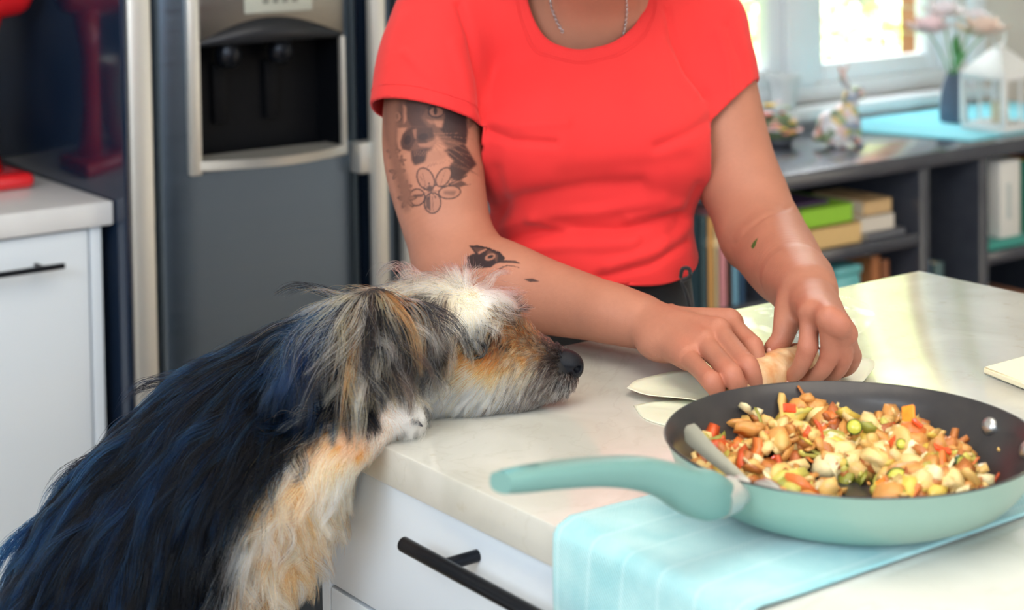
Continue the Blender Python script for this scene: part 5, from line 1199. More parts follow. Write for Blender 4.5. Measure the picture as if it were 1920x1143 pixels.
# --- necklace
nk = []
for pts in ([(1030, -8, 1.925), (1034, 14, 1.918), (1043, 38, 1.910), (1058, 66, 1.902)], [(1174, -8, 1.935), (1175, 20, 1.925), (1172, 48, 1.915), (1166, 76, 1.905)]):
    nk.append([np.array(q) for q in smoothpts([A(*q) for q in pts], 30)])
bm = bmesh.new(); bodyfield = None
trunk = parts_V[2]; trn = vnormals(parts_V[2], parts_Q[2]-len(parts_V[0])-len(parts_V[1]))
for ln in nk:
    seglen = np.r_[0, np.cumsum([np.linalg.norm(ln[i+1]-ln[i]) for i in range(len(ln)-1)])]; n_ = int(seglen[-1]/0.0030)
    for i in range(n_):
        s_ = i*0.0030; j = min(np.searchsorted(seglen, s_), len(ln)-1); p = ln[j]; rx, ry, _ = projv(p[None])
        # rest on the skin along the line of sight
        d2 = np.hypot(projv(trunk)[0]-rx, projv(trunk)[1]-ry) if i == 0 else d2
        if i == 0: tpx, tpy, tdp = projv(trunk); frontm = (trn@FO) < 0
        k = np.argmin(np.where(frontm, np.hypot(tpx-rx, tpy-ry), 1e9)); p = np.array(at(rx[0], ry[0], tdp[k]-0.0015))
        t_ = ln[min(j+1, len(ln)-1)]-ln[max(j-1, 0)]; t_ /= np.linalg.norm(t_)+1e-9; o_ = -FO if i % 2 else np.cross(t_, -FO); s2 = np.cross(t_, o_); s2 /= np.linalg.norm(s2); o_ = np.cross(s2, t_)
        ring = []
        tube(bm, [Vector(p+t_*.0022*math.cos(a)+s2*.0013*math.sin(a)) for a in np.linspace(0, 2*PI, 11)], 0.00045, 5, False)
obj('necklace', bm, mat('silver', rgb(206, 206, 210), 0.22, 1.0), wm, True)['kind'] = 'stuff'

# --- trousers, legs and shoes
tm = mat('trouser_black', rgb(26, 26, 28), 0.8, sheen=0.2, bump=(500, .2, .0006))
hip = A(1108, 610, 1.975); hipz = hip[2]; fd = Field(np.array([0.86, 1.36, 0.03]), np.array([1.62, 1.86, 1.0]), 0.0065)
RH = np.array([RT[0], RT[1], 0]); RH /= np.linalg.norm(RH); FH = np.array([FO[0], FO[1], 0]); FH /= np.linalg.norm(FH)
wc = A(1098, 530, 1.965); wc[2] = 0.955; hp_ = wc+FH*.03; hp_[2] = 0.80
fd.chain([wc+np.array([0, 0, .012]), hp_], [.0815, .098], .02, (RH, 1.42))
for s_ in (-1, 1):
    a_, b_, c_ = hp_+RH*s_*.07+np.array([0, 0, -.03]), hp_+RH*s_*.085-FH*.01, hp_+RH*s_*.09+FH*.01; b_[2] = .46; c_[2] = .09
    fd.chain([a_, b_, c_], [.085, .060, .050], .03)
V, Q = fd.mesh(); V = V+vnormals(V, Q)*((vnoise(V, 20)-.5)*.006)[:, None]
V, Q = cut(V, Q, (np.array([0, 0, .985]), np.array([0, 0, 1.])), lambda V: V[:, 2] > .9)
used = np.unique(Q); rm = np.full(len(V), -1); rm[used] = np.arange(len(used)); V = V[used]; Q = rm[Q]
V[:, 1] = np.maximum(V[:, 1], 1.386)
tr = obj('trousers', meshdata('trousers', V, Q), tm, wm, True)
bm = bmesh.new(); tube(bm, smoothpts([A(1276, 520, 1.875), A(1280, 504, 1.87), A(1292, 504, 1.87), (A(1293, 518, 1.87)), A(1279, 526, 1.875)], 5), .0022, 8); tube(bm, smoothpts([A(1278, 527, 1.885), A(1290, 560, 1.89), A(1300, 610, 1.90)], 4), .002, 8)
obj('tie_string', bm, tm, tr, True)
shm = mat('shoe_dark', rgb(40, 42, 50), .6)
for s_ in (-1, 1):
    c_ = hp_+RH*s_*.09-FH*.02; fd = Field(np.array([c_[0]-.17, c_[1]-.17, -.005]), np.array([c_[0]+.17, c_[1]+.17, .14]), .005); z0 = np.array([c_[0], c_[1], 0])
    fd.chain([z0+FH*.06+UPV*.045, z0-FH*.03+UPV*.045, z0-FH*.11+UPV*.034], [.034, .036, .030], .03, (RH, 1.15)); fd.chain([z0+FH*.04+UPV*.05, z0+FH*.035+UPV*.11], [.036, .040], .02)
    V, Q = fd.mesh(); V[:, 2] = np.maximum(V[:, 2], 0.001); obj('shoe', meshdata('shoe', V, Q), shm, wm, True)
# ------------------------------------------------------------------ the dog
dg = empty('dog', (0.45, 1.29, 0), 'long-haired black, tan and white dog standing up with its chin on the island', 'dog')
XR, ZU, YB = RT, UP, FO                                   # lateral, up, away from the viewer
spine = [A(765, 655, 1.555), A(690, 692, 1.540), A(600, 745, 1.515), A(492, 838, 1.50), A(378, 952, 1.485), A(275, 1080, 1.475), A(205, 1215, 1.465), A(90, 1360, 1.45), A(30, 1470, 1.445)]
allp = np.array(spine+[A(1100, 700, 1.56)]); lo = allp.min(0)-.16; hi = allp.max(0)+.14; lo[2] = -0.01
fd = Field(lo, hi, 0.0032)
fd.chain(spine, [.050, .060, .065, .079, .088, .095, .092, .090, .080], .03, (YB, 0.88))
fd.ell(A(430, 920, 1.49), (.050, .065, .08), None, .05)                                                              # chest
AXD = [XR, YB, ZU]
fd.ell(A(832, 640, 1.560), (.060, .052, .054), AXD, .02)                                                              # skull
fd.chain([A(840, 690, 1.558), A(880, 712, 1.556), A(960, 722, 1.556)], [.030, .030, .018], .02)                      # jaw and cheek
fd.chain([A(900, 662, 1.556), A(975, 682, 1.556), A(1036, 697, 1.556)], [.036, .0270, .0190], .02)                    # muzzle
fd.ell(A(925, 625, 1.556), (.020, .026, .016), AXD, .02)                                                              # stop
fd.ell(A(898, 632, 1.512), (.013, .008, .010), AXD, .008, 's'); fd.ell(A(898, 632, 1.600), (.013, .008, .010), AXD, .008, 's')
# forelegs over the edge of the worktop
fl_n = [A(470, 880, 1.440), A(530, 895, 1.428), A(628, 832, 1.437), A(690, 790, 1.462), A(738, 780, 1.478)]
fd.chain(fl_n, [.048, .034, .026, .0215, .0180], .015); fd.ell(A(752, 783, 1.480), (.021, .016, .0120), AXD, .008)
for k in range(4): fd.chain([A(748, 780, 1.466+k*.008), A(766, 788, 1.464+k*.008)], [.007, .0055], .003)
fl_f = [A(560, 860, 1.560), A(610, 850, 1.590), A(690, 790, 1.610), A(760, 752, 1.635), A(800, 742, 1.640)]
fd.chain(fl_f, [.046, .032, .022, .018, .016], .015)
# hindquarters, hind legs to the floor, tail
hp0 = spine[-1]
for s_ in (-1, 1):
    h0 = hp0+YB*s_*.045; k0 = h0+np.array([.07, .03, -.19]); k0[1] = h0[1]+.02; hk = k0+np.array([-.10, -.02, -.17]); pw = np.array([hk[0]+.03, hk[1]+.01, .022]); toe = pw+np.array([.055, .02, -.004])
    fd.chain([h0, k0], [.070, .045], .03); fd.chain([k0, hk], [.040, .022], .015); fd.chain([hk, pw], [.021, .018], .01); fd.chain([pw, toe], [.022, .018], .008)
tl0 = hp0+np.array([-.07, -.03, .02]); fd.chain([tl0, tl0+np.array([-.08, -.03, -.05]), tl0+np.array([-.13, -.05, -.16])], [.028, .020, .010], .015)
dogf = fd; V, Q = fd.mesh(); V = relax(V, Q, 2, .5); N_ = vnormals(V, Q)
V[:, 2] = np.where((V[:, 0] > IX-.002) & (V[:, 2] > .88), np.maximum(V[:, 2], 0.9208), np.maximum(V[:, 2], 0.001))
pen = (V[:, 0] > IX-.004) & (V[:, 2] < .9202) & (V[:, 2] > .02) & (V[:, 1] < IY1+.002); V[pen, 0] = IX-.004

# colour areas of the coat
K_ = np.array((.0012, .0016, .0035)); BL = np.array((.003, .018, .068)); WH = np.array((.96, .95, .935)); CRM = np.array(rgb(240, 222, 180)); TAN = np.array(rgb(176, 104, 56)); ORG = np.array(rgb(196, 112, 52))  # BL puts the bluish sheen on black hair into its colour
GRY = np.array(rgb(120, 110, 100)); DKB = np.array(rgb(46, 36, 34)); PCH = np.array(rgb(222, 176, 146)); SLV = np.array(rgb(205, 204, 202)); STR = np.array(rgb(206, 178, 126))
# guides: x, y, reach, direction, length in mm, [colours with weights], lift, droop, standing height
G = [
 # nose bridge and muzzle: short
 (1060, 660, 22, (-8, -3), 6, [(K_, 3), (DKB, 1)], .15, .0), (1068, 700, 14, (-6, 5), 7, [(DKB, 3), (K_, 2)], .2, .0), (1030, 645, 26, (-9, -4), 9, [(DKB, 3), (GRY, 1)], .3, .0), (990, 628, 26, (-9, -5), 11, [(DKB, 2), (TAN, 2), (GRY, 1)], .35, .0), (950, 605, 24, (-7, -9), 16, [(GRY, 2), (SLV, 1), (DKB, 1), (TAN, 1)], .4, .0),
 (1000, 655, 26, (-9, 2), 12, [(TAN, 2), (GRY, 2), (CRM, 1)], .25, .0), (1040, 680, 24, (-8, 4), 10, [(DKB, 3), (GRY, 1)], .2, .0), (960, 660, 30, (-8, 4), 14, [(TAN, 2), (CRM, 2), (GRY, 1)], .25, .0), (1030, 712, 24, (-8, 8), 16, [(GRY, 3), (DKB, 2), (SLV, 1)], .3, .1),
 (1062, 722, 22, (-3, 9), 12, [(SLV, 2), (GRY, 1), (K_, 1)], .3, .1), (985, 705, 32, (-9, 8), 22, [(CRM, 2), (GRY, 2), (WH, 2), (DKB, 1)], .3, .15), (940, 715, 32, (-8, 8), 26, [(WH, 4), (CRM, 3)], .3, .2),
 (1010, 740, 26, (-7, 8), 20, [(SLV, 2), (GRY, 2), (WH, 1), (DKB, 2)], .3, .2), (950, 755, 30, (-8, 6), 24, [(WH, 3), (CRM, 2), (DKB, 1)], .3, .2), (880, 745, 36, (-8, 6), 26, [(WH, 6), (CRM, 1)], .3, .2), (830, 720, 30, (-8, 6), 28, [(WH, 5), (CRM, 1)], .25, .2),
 (885, 690, 26, (-9, 4), 20, [(WH, 4), (PCH, 1), (ORG, 1)], .2, .1), (880, 662, 26, (-8, 4), 12, [(ORG, 5), (TAN, 1)], .2, .0), (925, 668, 24, (-7, 5), 12, [(ORG, 4), (TAN, 2)], .2, .0), (935, 635, 22, (-3, 9), 13, [(TAN, 3), (DKB, 2)], .25, .0),
 (860, 642, 18, (-6, 8), 12, [(TAN, 2), (CRM, 2)], .2, .0), (892, 634, 27, (-2, 9), 6, [(K_, 4)], .1, .0),
 # brow and forelock
 (905, 598, 18, (2, 10), 36, [(WH, 4), (CRM, 3), (GRY, 1)], .30, .3), (925, 592, 16, (2, 10), 38, [(WH, 3), (CRM, 2), (GRY, 2), (K_, 1)], .30, .3), (878, 592, 22, (-2, 10), 40, [(CRM, 4), (WH, 4)], .25, .3), (855, 605, 20, (-4, 10), 42, [(WH, 4), (SLV, 2), (CRM, 1)], .22, .3),
 (880, 560, 22, (-1, 10), 40, [(CRM, 4), (WH, 3), (STR, 1)], .25, .3), (925, 560, 20, (10, -3), 42, [(WH, 7)], .8, .04), (905, 545, 18, (9, -5), 42, [(WH, 7)], .7, .05), (940, 575, 16, (9, 1), 26, [(DKB, 2), (WH, 1), (K_, 2)], .6, .05),
 (870, 535, 18, (1, -8), 20, [(SLV, 2), (GRY, 2), (WH, 2)], .55, .0), (835, 530, 24, (-9, 2), 44, [(WH, 2), (SLV, 2), (GRY, 2), (CRM, 1)], .3, .3), (800, 560, 26, (-5, 10), 56, [(GRY, 3), (SLV, 2), (CRM, 2), (K_, 2)], .22, .4), (835, 580, 22, (-3, 10), 52, [(GRY, 2), (SLV, 2), (CRM, 3), (DKB, 1)], .22, .4),
 (835, 640, 24, (-1, 10), 54, [(GRY, 3), (SLV, 2), (K_, 3)], .2, .4), (800, 650, 30, (0, 10), 56, [(K_, 3), (GRY, 3), (SLV, 1)], .2, .4), (845, 690, 20, (-6, 8), 34, [(WH, 3), (GRY, 2)], .2, .3), (780, 535, 26, (-9, 3), 60, [(CRM, 2), (SLV, 2), (GRY, 2), (TAN, 1)], .3, .3),
 (720, 560, 30, (-9, 5), 76, [(CRM, 3), (WH, 1), (SLV, 2), (BL, 2), (STR, 2)], .25, .3), (660, 570, 30, (-9, 5), 80, [(STR, 2), (SLV, 2), (BL, 2), (WH, 1), (K_, 1)], .25, .3), (760, 640, 26, (-1, 10), 60, [(GRY, 2), (STR, 2), (K_, 2)], .2, .4), (620, 600, 26, (-8, 8), 80, [(BL, 4), (SLV, 1), (STR, 1), (K_, 3)], .2, .3),
 # throat and foreleg
 (800, 765, 30, (-9, 3), 22, [(WH, 6)], .2, .1), (740, 775, 24, (4, 6), 12, [(WH, 6), (PCH, 1)], .3, .1), (700, 790, 24, (-6, 3), 12, [(WH, 3), (PCH, 3)], .2, .05), (650, 815, 26, (-7, 4), 13, [(PCH, 5), (ORG, 1), (CRM, 1)], .15, .05),
 (605, 850, 28, (-7, 5), 20, [(PCH, 4), (TAN, 2), (CRM, 2)], .2, .1), (575, 890, 34, (-7, 3), 34, [(CRM, 4), (TAN, 2), (WH, 2)], .35, .15), (612, 885, 26, (2, 9), 36, [(CRM, 5), (WH, 2)], .45, .25), (575, 960, 40, (5, 8), 40, [(CRM, 4), (TAN, 2), (WH, 2)], .5, .2),
 (530, 960, 40, (-3, 9), 50, [(CRM, 3), (WH, 3), (TAN, 2)], .4, .2), (470, 1000, 34, (-7, 9), 60, [(WH, 4), (SLV, 2), (CRM, 1)], .35, .25), (540, 1060, 50, (4, 9), 46, [(CRM, 4), (TAN, 3), (WH, 1)], .5, .2), (450, 1100, 40, (-7, 8), 60, [(SLV, 3), (GRY, 2), (WH, 2), (TAN, 1)], .35, .25), (580, 1130, 50, (4, 9), 44, [(CRM, 4), (WH, 3)], .5, .2), (500, 1180, 60, (2, 9), 56, [(CRM, 3), (TAN, 2), (WH, 2)], .45, .2), (420, 1250, 80, (2, 9), 56, [(CRM, 3), (TAN, 2), (GRY, 2)], .45, .2),
 # black coat
 (560, 600, 34, (-8, 8), 74, [(K_, 4), (BL, 3)], .25, .3), (500, 620, 40, (-8, 7), 76, [(K_, 5), (BL, 3)], .22, .35), (430, 650, 40, (-8, 7), 80, [(K_, 5), (BL, 3)], .2, .35), (350, 680, 44, (-9, 7), 84, [(K_, 4), (BL, 3)], .2, .35), (270, 740, 44, (-7, 9), 88, [(K_, 3), (BL, 3)], .2, .35),
 (560, 700, 46, (-5, 9), 84, [(K_, 6), (BL, 2)], .2, .4), (470, 760, 50, (-5, 9), 90, [(K_, 5), (BL, 3)], .18, .4), (370, 800, 50, (-5, 9), 92, [(K_, 4), (BL, 4)], .18, .4), (260, 860, 50, (-5, 9), 92, [(K_, 3), (BL, 4)], .18, .4), (160, 920, 44, (-5, 9), 90, [(K_, 3), (BL, 4)], .2, .35),
 (560, 790, 34, (-5, 9), 76, [(K_, 7), (BL, 2)], .2, .4), (510, 850, 36, (-6, 9), 70, [(K_, 5), (BL, 2)], .2, .4), (440, 900, 44, (-6, 9), 84, [(K_, 6), (BL, 2)], .18, .4), (350, 960, 50, (-4, 9), 90, [(K_, 6), (BL, 3)], .18, .4), (240, 1020, 50, (-4, 9), 90, [(K_, 4), (BL, 4)], .18, .4), (120, 1080, 50, (-4, 9), 88, [(K_, 4), (BL, 3)], .2, .35),
 (400, 1050, 44, (-3, 9), 86, [(K_, 6), (BL, 2)], .18, .4), (320, 1130, 50, (-2, 9), 86, [(K_, 6), (BL, 3)], .18, .4), (180, 1200, 60, (-3, 9), 84, [(K_, 5), (BL, 3)], .18, .4), (40, 1250, 70, (-3, 9), 80, [(K_, 5), (BL, 3)], .2, .4), (60, 1480, 130, (-3, 9), 76, [(K_, 6), (BL, 2)], .2, .4), (-50, 1800, 260, (0, 9), 40, [(TAN, 2), (K_, 3)], .2, .3),
]
GX = np.array([[g[0], g[1]] for g in G], float); GR = np.array([g[2] for g in G], float); GD = np.array([g[3] for g in G], float); GD /= np.linalg.norm(GD, axis=1)[:, None]; GL = np.array([g[4] for g in G])/1000.0; GLF = np.array([g[6] for g in G]); GDR = np.array([g[7] for g in G])
def gweights(px, py):
    out_i, out_w = [], []
    for s0 in range(0, len(px), 20000):
        d2 = ((px[s0:s0+20000, None]-GX[None, :, 0])**2+(py[s0:s0+20000, None]-GX[None, :, 1])**2)/GR[None]**2
        ii = np.argpartition(d2, 4, axis=1)[:, :4]; dd = np.take_along_axis(d2, ii, 1); w_ = np.exp(-1.1*(dd-dd.min(1, keepdims=True)))+1e-9; out_i.append(ii); out_w.append(w_/w_.sum(1, keepdims=True))
    return np.concatenate(out_i), np.concatenate(out_w)
MEANC = np.array([sum(np.array(c)*w_ for c, w_ in g[5])/sum(w_ for _, w_ in g[5]) for g in G])
px, py, _ = projv(V); gi, gw = gweights(px, py); C = (MEANC[gi]*gw[:, :, None]).sum(1)*0.8
nm_ = np.exp(-(np.hypot(px-1066, py-690)/26)**4)[:, None]; C = C*(1-nm_)+K_*nm_
me = meshdata('body', V, Q); vcol(me, C); dbody = obj('body', me, mat('coat_skin', (1, 1, 1), 0.8, attr='Col'), dg, True)

def hairmat(name, ior):
    m = bpy.data.materials.new(name); m.use_nodes = True; nt = m.node_tree; nt.nodes.clear(); N = nt.nodes; L = nt.links
    o = N.new('ShaderNodeOutputMaterial'); h = N.new('ShaderNodeBsdfHairPrincipled'); a = N.new('ShaderNodeAttribute'); a.attribute_name = 'Col'
    h.parametrization = 'COLOR'; h.inputs['Roughness'].default_value = 0.27; h.inputs['Radial Roughness'].default_value = 0.35; h.inputs['IOR'].default_value = ior
    L.new(a.outputs['Color'], h.inputs['Color']); L.new(h.outputs[0], o.inputs['Surface']); return m
HM = hairmat('dog_hair', 1.36); HB = hairmat('dog_hair_black', 1.24)

def emit(name, P, R, Cc, parent):
    """P: strands x points x 3"""
    n, k, _ = P.shape; hc_ = bpy.data.hair_curves.new(name); hc_.add_curves([k]*n)
    hc_.attributes['position'].data.foreach_set('vector', P.astype(np.float32).ravel())
    ra = hc_.attributes.get('radius') or hc_.attributes.new('radius', 'FLOAT', 'POINT'); ra.data.foreach_set('value', R.astype(np.float32).ravel())
    ca = hc_.attributes.new('Col', 'FLOAT_COLOR', 'POINT'); ca.data.foreach_set('color', np.concatenate([Cc, np.ones((n, k, 1))], 2).astype(np.float32).ravel())
    hc_.materials.append(HB if name == 'long_coat' else HM); o = bpy.data.objects.new(name, hc_); COL.objects.link(o); setparent(o, parent); o['kind'] = 'stuff'; return o

def grow(root, nrm, field, k=9, clump=None, rad=.00013, mt=None, lenmul=1.0, dir2=None, hmax=.010, cols=None, length=None, lift=None, droop=None, rng=None, clumpk=.55, wave=.10):
    rng = rng or RNG; n = len(root); px, py, _ = projv(root); gi, gw = gweights(px, py)
    pick = gi[np.arange(n), (rng.random(n)[:, None] > np.cumsum(gw, 1)).sum(1).clip(0, 3)]
    D2 = (GD[gi]*gw[:, :, None]).sum(1) if dir2 is None else dir2
    L_ = ((GL[gi]*gw).sum(1) if length is None else length)*lenmul*rng.uniform(.65, 1.12, n); LF = (GLF[gi]*gw).sum(1) if lift is None else lift; DR = (GDR[gi]*gw).sum(1) if droop is None else droop
    d0 = D2[:, :1]*RT-D2[:, 1:]*UP; d0 = d0-nrm*(d0*nrm).sum(1, keepdims=True)*.85; d0 /= np.linalg.norm(d0, axis=1, keepdims=True)+1e-9
    nz = np.stack([vnoise(root+q, 38)-.5 for q in (0, 7.3, 13.7)], 1); d0 = d0+nz*.7+rng.normal(size=(n, 3))*.06
    # clumps
    nc = max(8, int(n/(clump or 14))); cid = rng.choice(n, nc, replace=False); near_ = np.empty(n, int)
    cr_ = root[cid].astype(np.float32); c2 = (cr_**2).sum(1)
    for s0 in range(0, n, 4000):
        q = root[s0:s0+4000].astype(np.float32); near_[s0:s0+4000] = np.argmin(c2[None]-2*q@cr_.T, 1)
    ccol = rng.random(nc); cl_len = rng.uniform(.8, 1.1, nc); ph = rng.uniform(0, 6.28, (nc, 1)); L_ = L_*cl_len[near_]
    hn = rng.random(n)*hmax
    P = np.empty((n, k, 3)); P[:, 0] = root-nrm*.001; d = d0+nrm*(LF[:, None]); step = (L_/(k-1))[:, None]; wv = rng.normal(size=(nc, 3))*wave
    for i in range(1, k):
        t = i/(k-1); d = d/(np.linalg.norm(d, axis=1, keepdims=True)+1e-9)
        d = d+np.array([0, 0, -1.0])*(DR*.32*9/k)[:, None]+(wv*np.sin(t*5+ph))[near_]; d /= np.linalg.norm(d, axis=1, keepdims=True)+1e-9
        p = P[:, i-1]+d*step; s = field.sample(p); need = .0012+hn*min(1, t*2.2)
        m = s < need
        if m.any():
            g = field.grad(p[m]); p[m] += g*(need[m]-s[m])[:, None]
            dn = (d[m]*g).sum(1, keepdims=True); d[m] -= g*np.minimum(dn, 0)*.8
        tb = (p[:, 0] > IX-.001) & (p[:, 2] < .9212) & (p[:, 2] > .902) & (p[:, 1] < IY1); p[tb, 2] = .9212+rng.random(tb.sum())*.001
        fb = (p[:, 0] > IX-.003) & (p[:, 2] <= .902) & (p[:, 1] < IY1); p[fb, 0] = IX-.003
        P[:, i] = p
    cp_ = P[cid]; off = rng.normal(size=(n, 1, 3))*.0011; t = np.linspace(0, 1, k)[None, :, None]
    cks = (clumpk*rng.uniform(.55, 1.2, n))[:, None, None].clip(0, .95)
    tgt = cp_[near_]-cp_[near_][:, :1]+P[:, :1]*(1-t)+(cp_[near_][:, :1])*t+off
    P = P*(1-cks*t**1.2)+tgt*cks*t**1.2
    # colours: a whole lock tends to one colour, single hairs stray
    u = np.where(rng.random(n) < .78, ccol[near_], rng.random(n)); Cc = np.empty((n, 3))
    src = cols if cols is not None else None
    for gidx in (np.unique(pick) if src is None else [None]):
        m = pick == gidx if src is None else np.ones(n, bool); lst = G[gidx][5] if src is None else src
        w_ = np.cumsum([q for _, q in lst])/sum(q for _, q in lst); ci = np.searchsorted(w_, u[m]).clip(0, len(lst)-1); Cc[m] = np.array([c for c, _ in lst])[ci]
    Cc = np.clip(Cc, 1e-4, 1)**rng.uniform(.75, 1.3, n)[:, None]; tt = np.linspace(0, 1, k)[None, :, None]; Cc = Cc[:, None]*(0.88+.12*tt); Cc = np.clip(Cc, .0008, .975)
    R = rad*(1-np.linspace(0, 1, k)[None]**2.2*.85)*rng.uniform(.8, 1.25, n)[:, None]
    return P, R, Cc
def scatter(V, Q, n, weight, rng):
    a = np.linalg.norm(np.cross(V[Q[:, 2]]-V[Q[:, 0]], V[Q[:, 3]]-V[Q[:, 1]]), axis=1)*.5*weight; c = np.cumsum(a); i = np.searchsorted(c, rng.random(n)*c[-1]).clip(0, len(Q)-1)
    u, v = rng.random((2, n, 1)); q = Q[i]; return V[q[:, 0]]*(1-u)*(1-v)+V[q[:, 1]]*u*(1-v)+V[q[:, 2]]*u*v+V[q[:, 3]]*(1-u)*v
cen = V[Q].mean(1); cx_, cy_, _ = projv(cen); fN = np.cross(V[Q[:, 2]]-V[Q[:, 0]], V[Q[:, 3]]-V[Q[:, 1]]); fN /= np.linalg.norm(fN, axis=1, keepdims=True)+1e-9
facing = np.clip(-(fN@FO)+.75, .18, 1.4); inv = ((cx_ > -80) & (cy_ < 1330))
nosem = np.hypot(cx_-1063, cy_-682) < 15
gi, gw = gweights(cx_, cy_); gl = (GL[gi]*gw).sum(1)
# long coat on back, sides and neck
rg = np.random.default_rng(5)
longw = facing*np.where(inv, 1, .12)*(gl > .060)
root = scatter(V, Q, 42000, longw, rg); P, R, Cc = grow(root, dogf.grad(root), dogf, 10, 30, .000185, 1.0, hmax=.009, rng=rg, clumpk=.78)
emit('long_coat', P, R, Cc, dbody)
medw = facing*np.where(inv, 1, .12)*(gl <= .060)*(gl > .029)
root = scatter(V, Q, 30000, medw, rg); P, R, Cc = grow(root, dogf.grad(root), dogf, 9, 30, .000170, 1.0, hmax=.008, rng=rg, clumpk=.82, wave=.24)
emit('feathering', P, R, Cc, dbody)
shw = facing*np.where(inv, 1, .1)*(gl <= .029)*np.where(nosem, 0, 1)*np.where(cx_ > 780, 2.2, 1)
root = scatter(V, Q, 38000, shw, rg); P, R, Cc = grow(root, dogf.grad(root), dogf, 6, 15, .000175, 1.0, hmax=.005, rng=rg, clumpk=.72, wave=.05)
emit('short_coat', P, R, Cc, dbody)

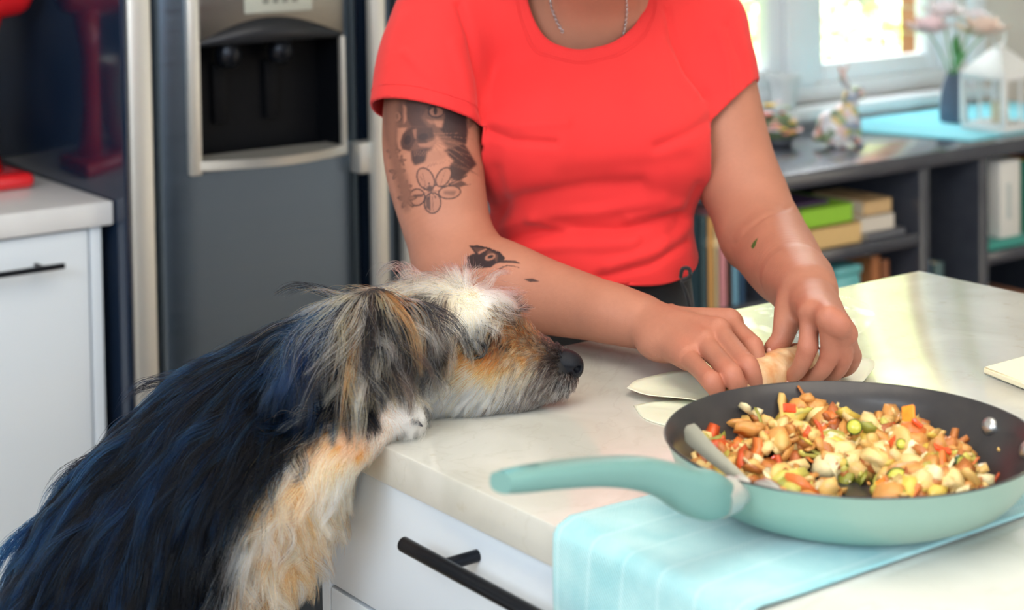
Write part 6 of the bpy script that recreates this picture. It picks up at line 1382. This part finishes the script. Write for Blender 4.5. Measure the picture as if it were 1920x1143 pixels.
# ears: a flap each, with long fringes
def ear(side):
    dz = -.058 if side < 0 else .050
    base = [A(708, 582, 1.535+dz), A(678, 618, 1.527+dz*1.1), A(655, 655, 1.520+dz*1.15), A(655, 705, 1.515+dz*1.15), A(662, 740, 1.515+dz*1.1)]
    lo = np.array(base).min(0)-.07; hi = np.array(base).max(0)+.07; ef = Field(lo, hi, .0024)
    ef.chain(base, [.020, .030, .033, .027, .012], .01, (YB, .22)); ef.ell(A(745, 590, 1.54+dz*.8), (.028, .010, .014), AXD, .015)
    V2, Q2 = ef.mesh(); V2 = relax(V2, Q2, 2, .5); me2 = meshdata('ear', V2, Q2); vcol(me2, np.tile(DKB*.6, (len(V2), 1))); e = obj('ear', me2, bpy.data.materials['coat_skin'], dg, True)
    return ef, V2, Q2, e
for side in (-1, 1):
    ef, V2, Q2, eo = ear(side); n_ = 8500 if side < 0 else 2500
    fn2 = np.cross(V2[Q2[:, 2]]-V2[Q2[:, 0]], V2[Q2[:, 3]]-V2[Q2[:, 1]]); fn2 /= np.linalg.norm(fn2, axis=1, keepdims=True)+1e-9
    root = scatter(V2, Q2, n_, np.clip(-(fn2@FO)*(1 if side < 0 else -1)+.35, .05, 1.3), rg); rx, ry, _ = projv(root); nn = ef.grad(root)
    class Both:
        def sample(s, p): return np.minimum(ef.sample(p), dogf.sample(p))
        def grad(s, p):
            a, b = ef.sample(p), dogf.sample(p); return np.where((a < b)[:, None], ef.grad(p), dogf.grad(p))
    t_ = np.clip((rx-610)/170, 0, 1)[:, None]; d2 = np.concatenate([-.62+.95*t_, .80+0*t_], 1)+rg.normal(size=(n_, 2))*.10; d2 /= np.linalg.norm(d2, axis=1, keepdims=True)
    ln = np.interp(rx, [600, 640, 700, 760, 800], [.112, .100, .074, .060, .048])*np.interp(ry, [550, 640, 780], [1.10, .90, .55])
    # colour by where on the ear the lock starts: black with painted blue sheen at the back edge, streaked tan and grey in the middle, dark towards the cheek
    P, R, Cc = grow(root, nn, Both(), 12, 40, .000200, 1.0, dir2=d2, hmax=.007, cols=[(K_, 3.0), (STR, 2.4), (K_, 2.2), (SLV, 2), (DKB, 2.2), (CRM, 2.0), (TAN, .8), (WH, .8)], length=ln, lift=np.full(n_, .25), droop=np.full(n_, .42), rng=rg, clumpk=.86, wave=.14)
    backedge = (rx < 642+rg.normal(size=n_)*10)
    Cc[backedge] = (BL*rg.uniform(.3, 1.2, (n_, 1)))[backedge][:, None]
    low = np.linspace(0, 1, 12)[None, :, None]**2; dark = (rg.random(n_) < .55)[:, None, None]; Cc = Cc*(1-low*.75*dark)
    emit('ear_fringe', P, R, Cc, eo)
    # short brown fur at the inside of the flap
    root = scatter(V2, Q2, 2500, np.ones(len(Q2)), rg); P, R, Cc = grow(root, ef.grad(root), ef, 5, 8, .00010, 1.0, dir2=np.tile([[-.3, .95]], (2500, 1)), hmax=.002, cols=[(TAN, 3), (DKB, 2), (K_, 2)], length=np.full(2500, .016), lift=np.full(2500, .2), droop=np.full(2500, .1), rng=rg, clumpk=.3)
    emit('ear_fur', P, R, Cc, eo)
# nose, eyes, mouth line, claws
nf = Field(A(1064, 684, 1.556)-.04, A(1064, 684, 1.556)+.04, .0009); nc_ = A(1060, 681, 1.556)
nf.ell(nc_+RT*.004, (.0112, .0140, .0108), AXD, .004); nf.ell(nc_+RT*.008-UP*.004, (.0080, .0105, .0095), AXD, .004); nf.ell(nc_-RT*.006+UP*.002, (.013, .013, .011), AXD, .006)
for s_ in (-1, 1):
    nf.ell(nc_+RT*.0105+FO*s_*.0085-UP*.003, (.0040, .0042, .0034), AXD, .002, 's'); nf.cone(nc_+RT*.008+FO*s_*.0140-UP*.003, nc_-RT*.001+FO*s_*.0155-UP*.0005, .0020, .0012, .002, op='s')
nf.cone(nc_+RT*.0175-UP*.001, nc_+RT*.012-UP*.016, .0009, .0009, .001, op='s')
V3, Q3 = nf.mesh(); V3 = relax(V3, Q3, 1, .4)
obj('nose', meshdata('nose', V3, Q3), mat('nose_leather', (.005, .006, .010), .5, bump=(1400, .6, .0005), spec=.25), dg, True)
em = mat('dog_eye', (.008, .006, .005), .12, spec=.4)
for dz in (-1, 1):
    c_ = A(892, 632, 1.556)+FO*dz*.0425; bm = bmesh.new(); ico(bm, c_, (.0080, .0060, .0066), 3, Matrix((RT, FO, UP)).transposed()); obj('eye', bm, em, dg, True)
    bm = bmesh.new(); pts = [c_+RT*math.cos(a)*.0100+UP*math.sin(a)*.0078+FO*dz*.0050 for a in np.linspace(0, 2*PI, 25)]; tube(bm, pts, .0013, 8, False); obj('eyelid', bm, mat('lid_dark', (.01, .009, .01), .5), dg, True)
clm = mat('claw', rgb(50, 52, 60), .35)
for k in range(4):
    c_ = A(770, 790, 1.462+k*.008); bm = bmesh.new(); tube(bm, [c_, c_+RT*.006-UP*.001, c_+RT*.010-UP*.004], [.0026, .0020, .0006], 8); 
    for v in bm.verts: v.co.z = max(v.co.z, .9206)
    obj('claw', bm, clm, dg, True)
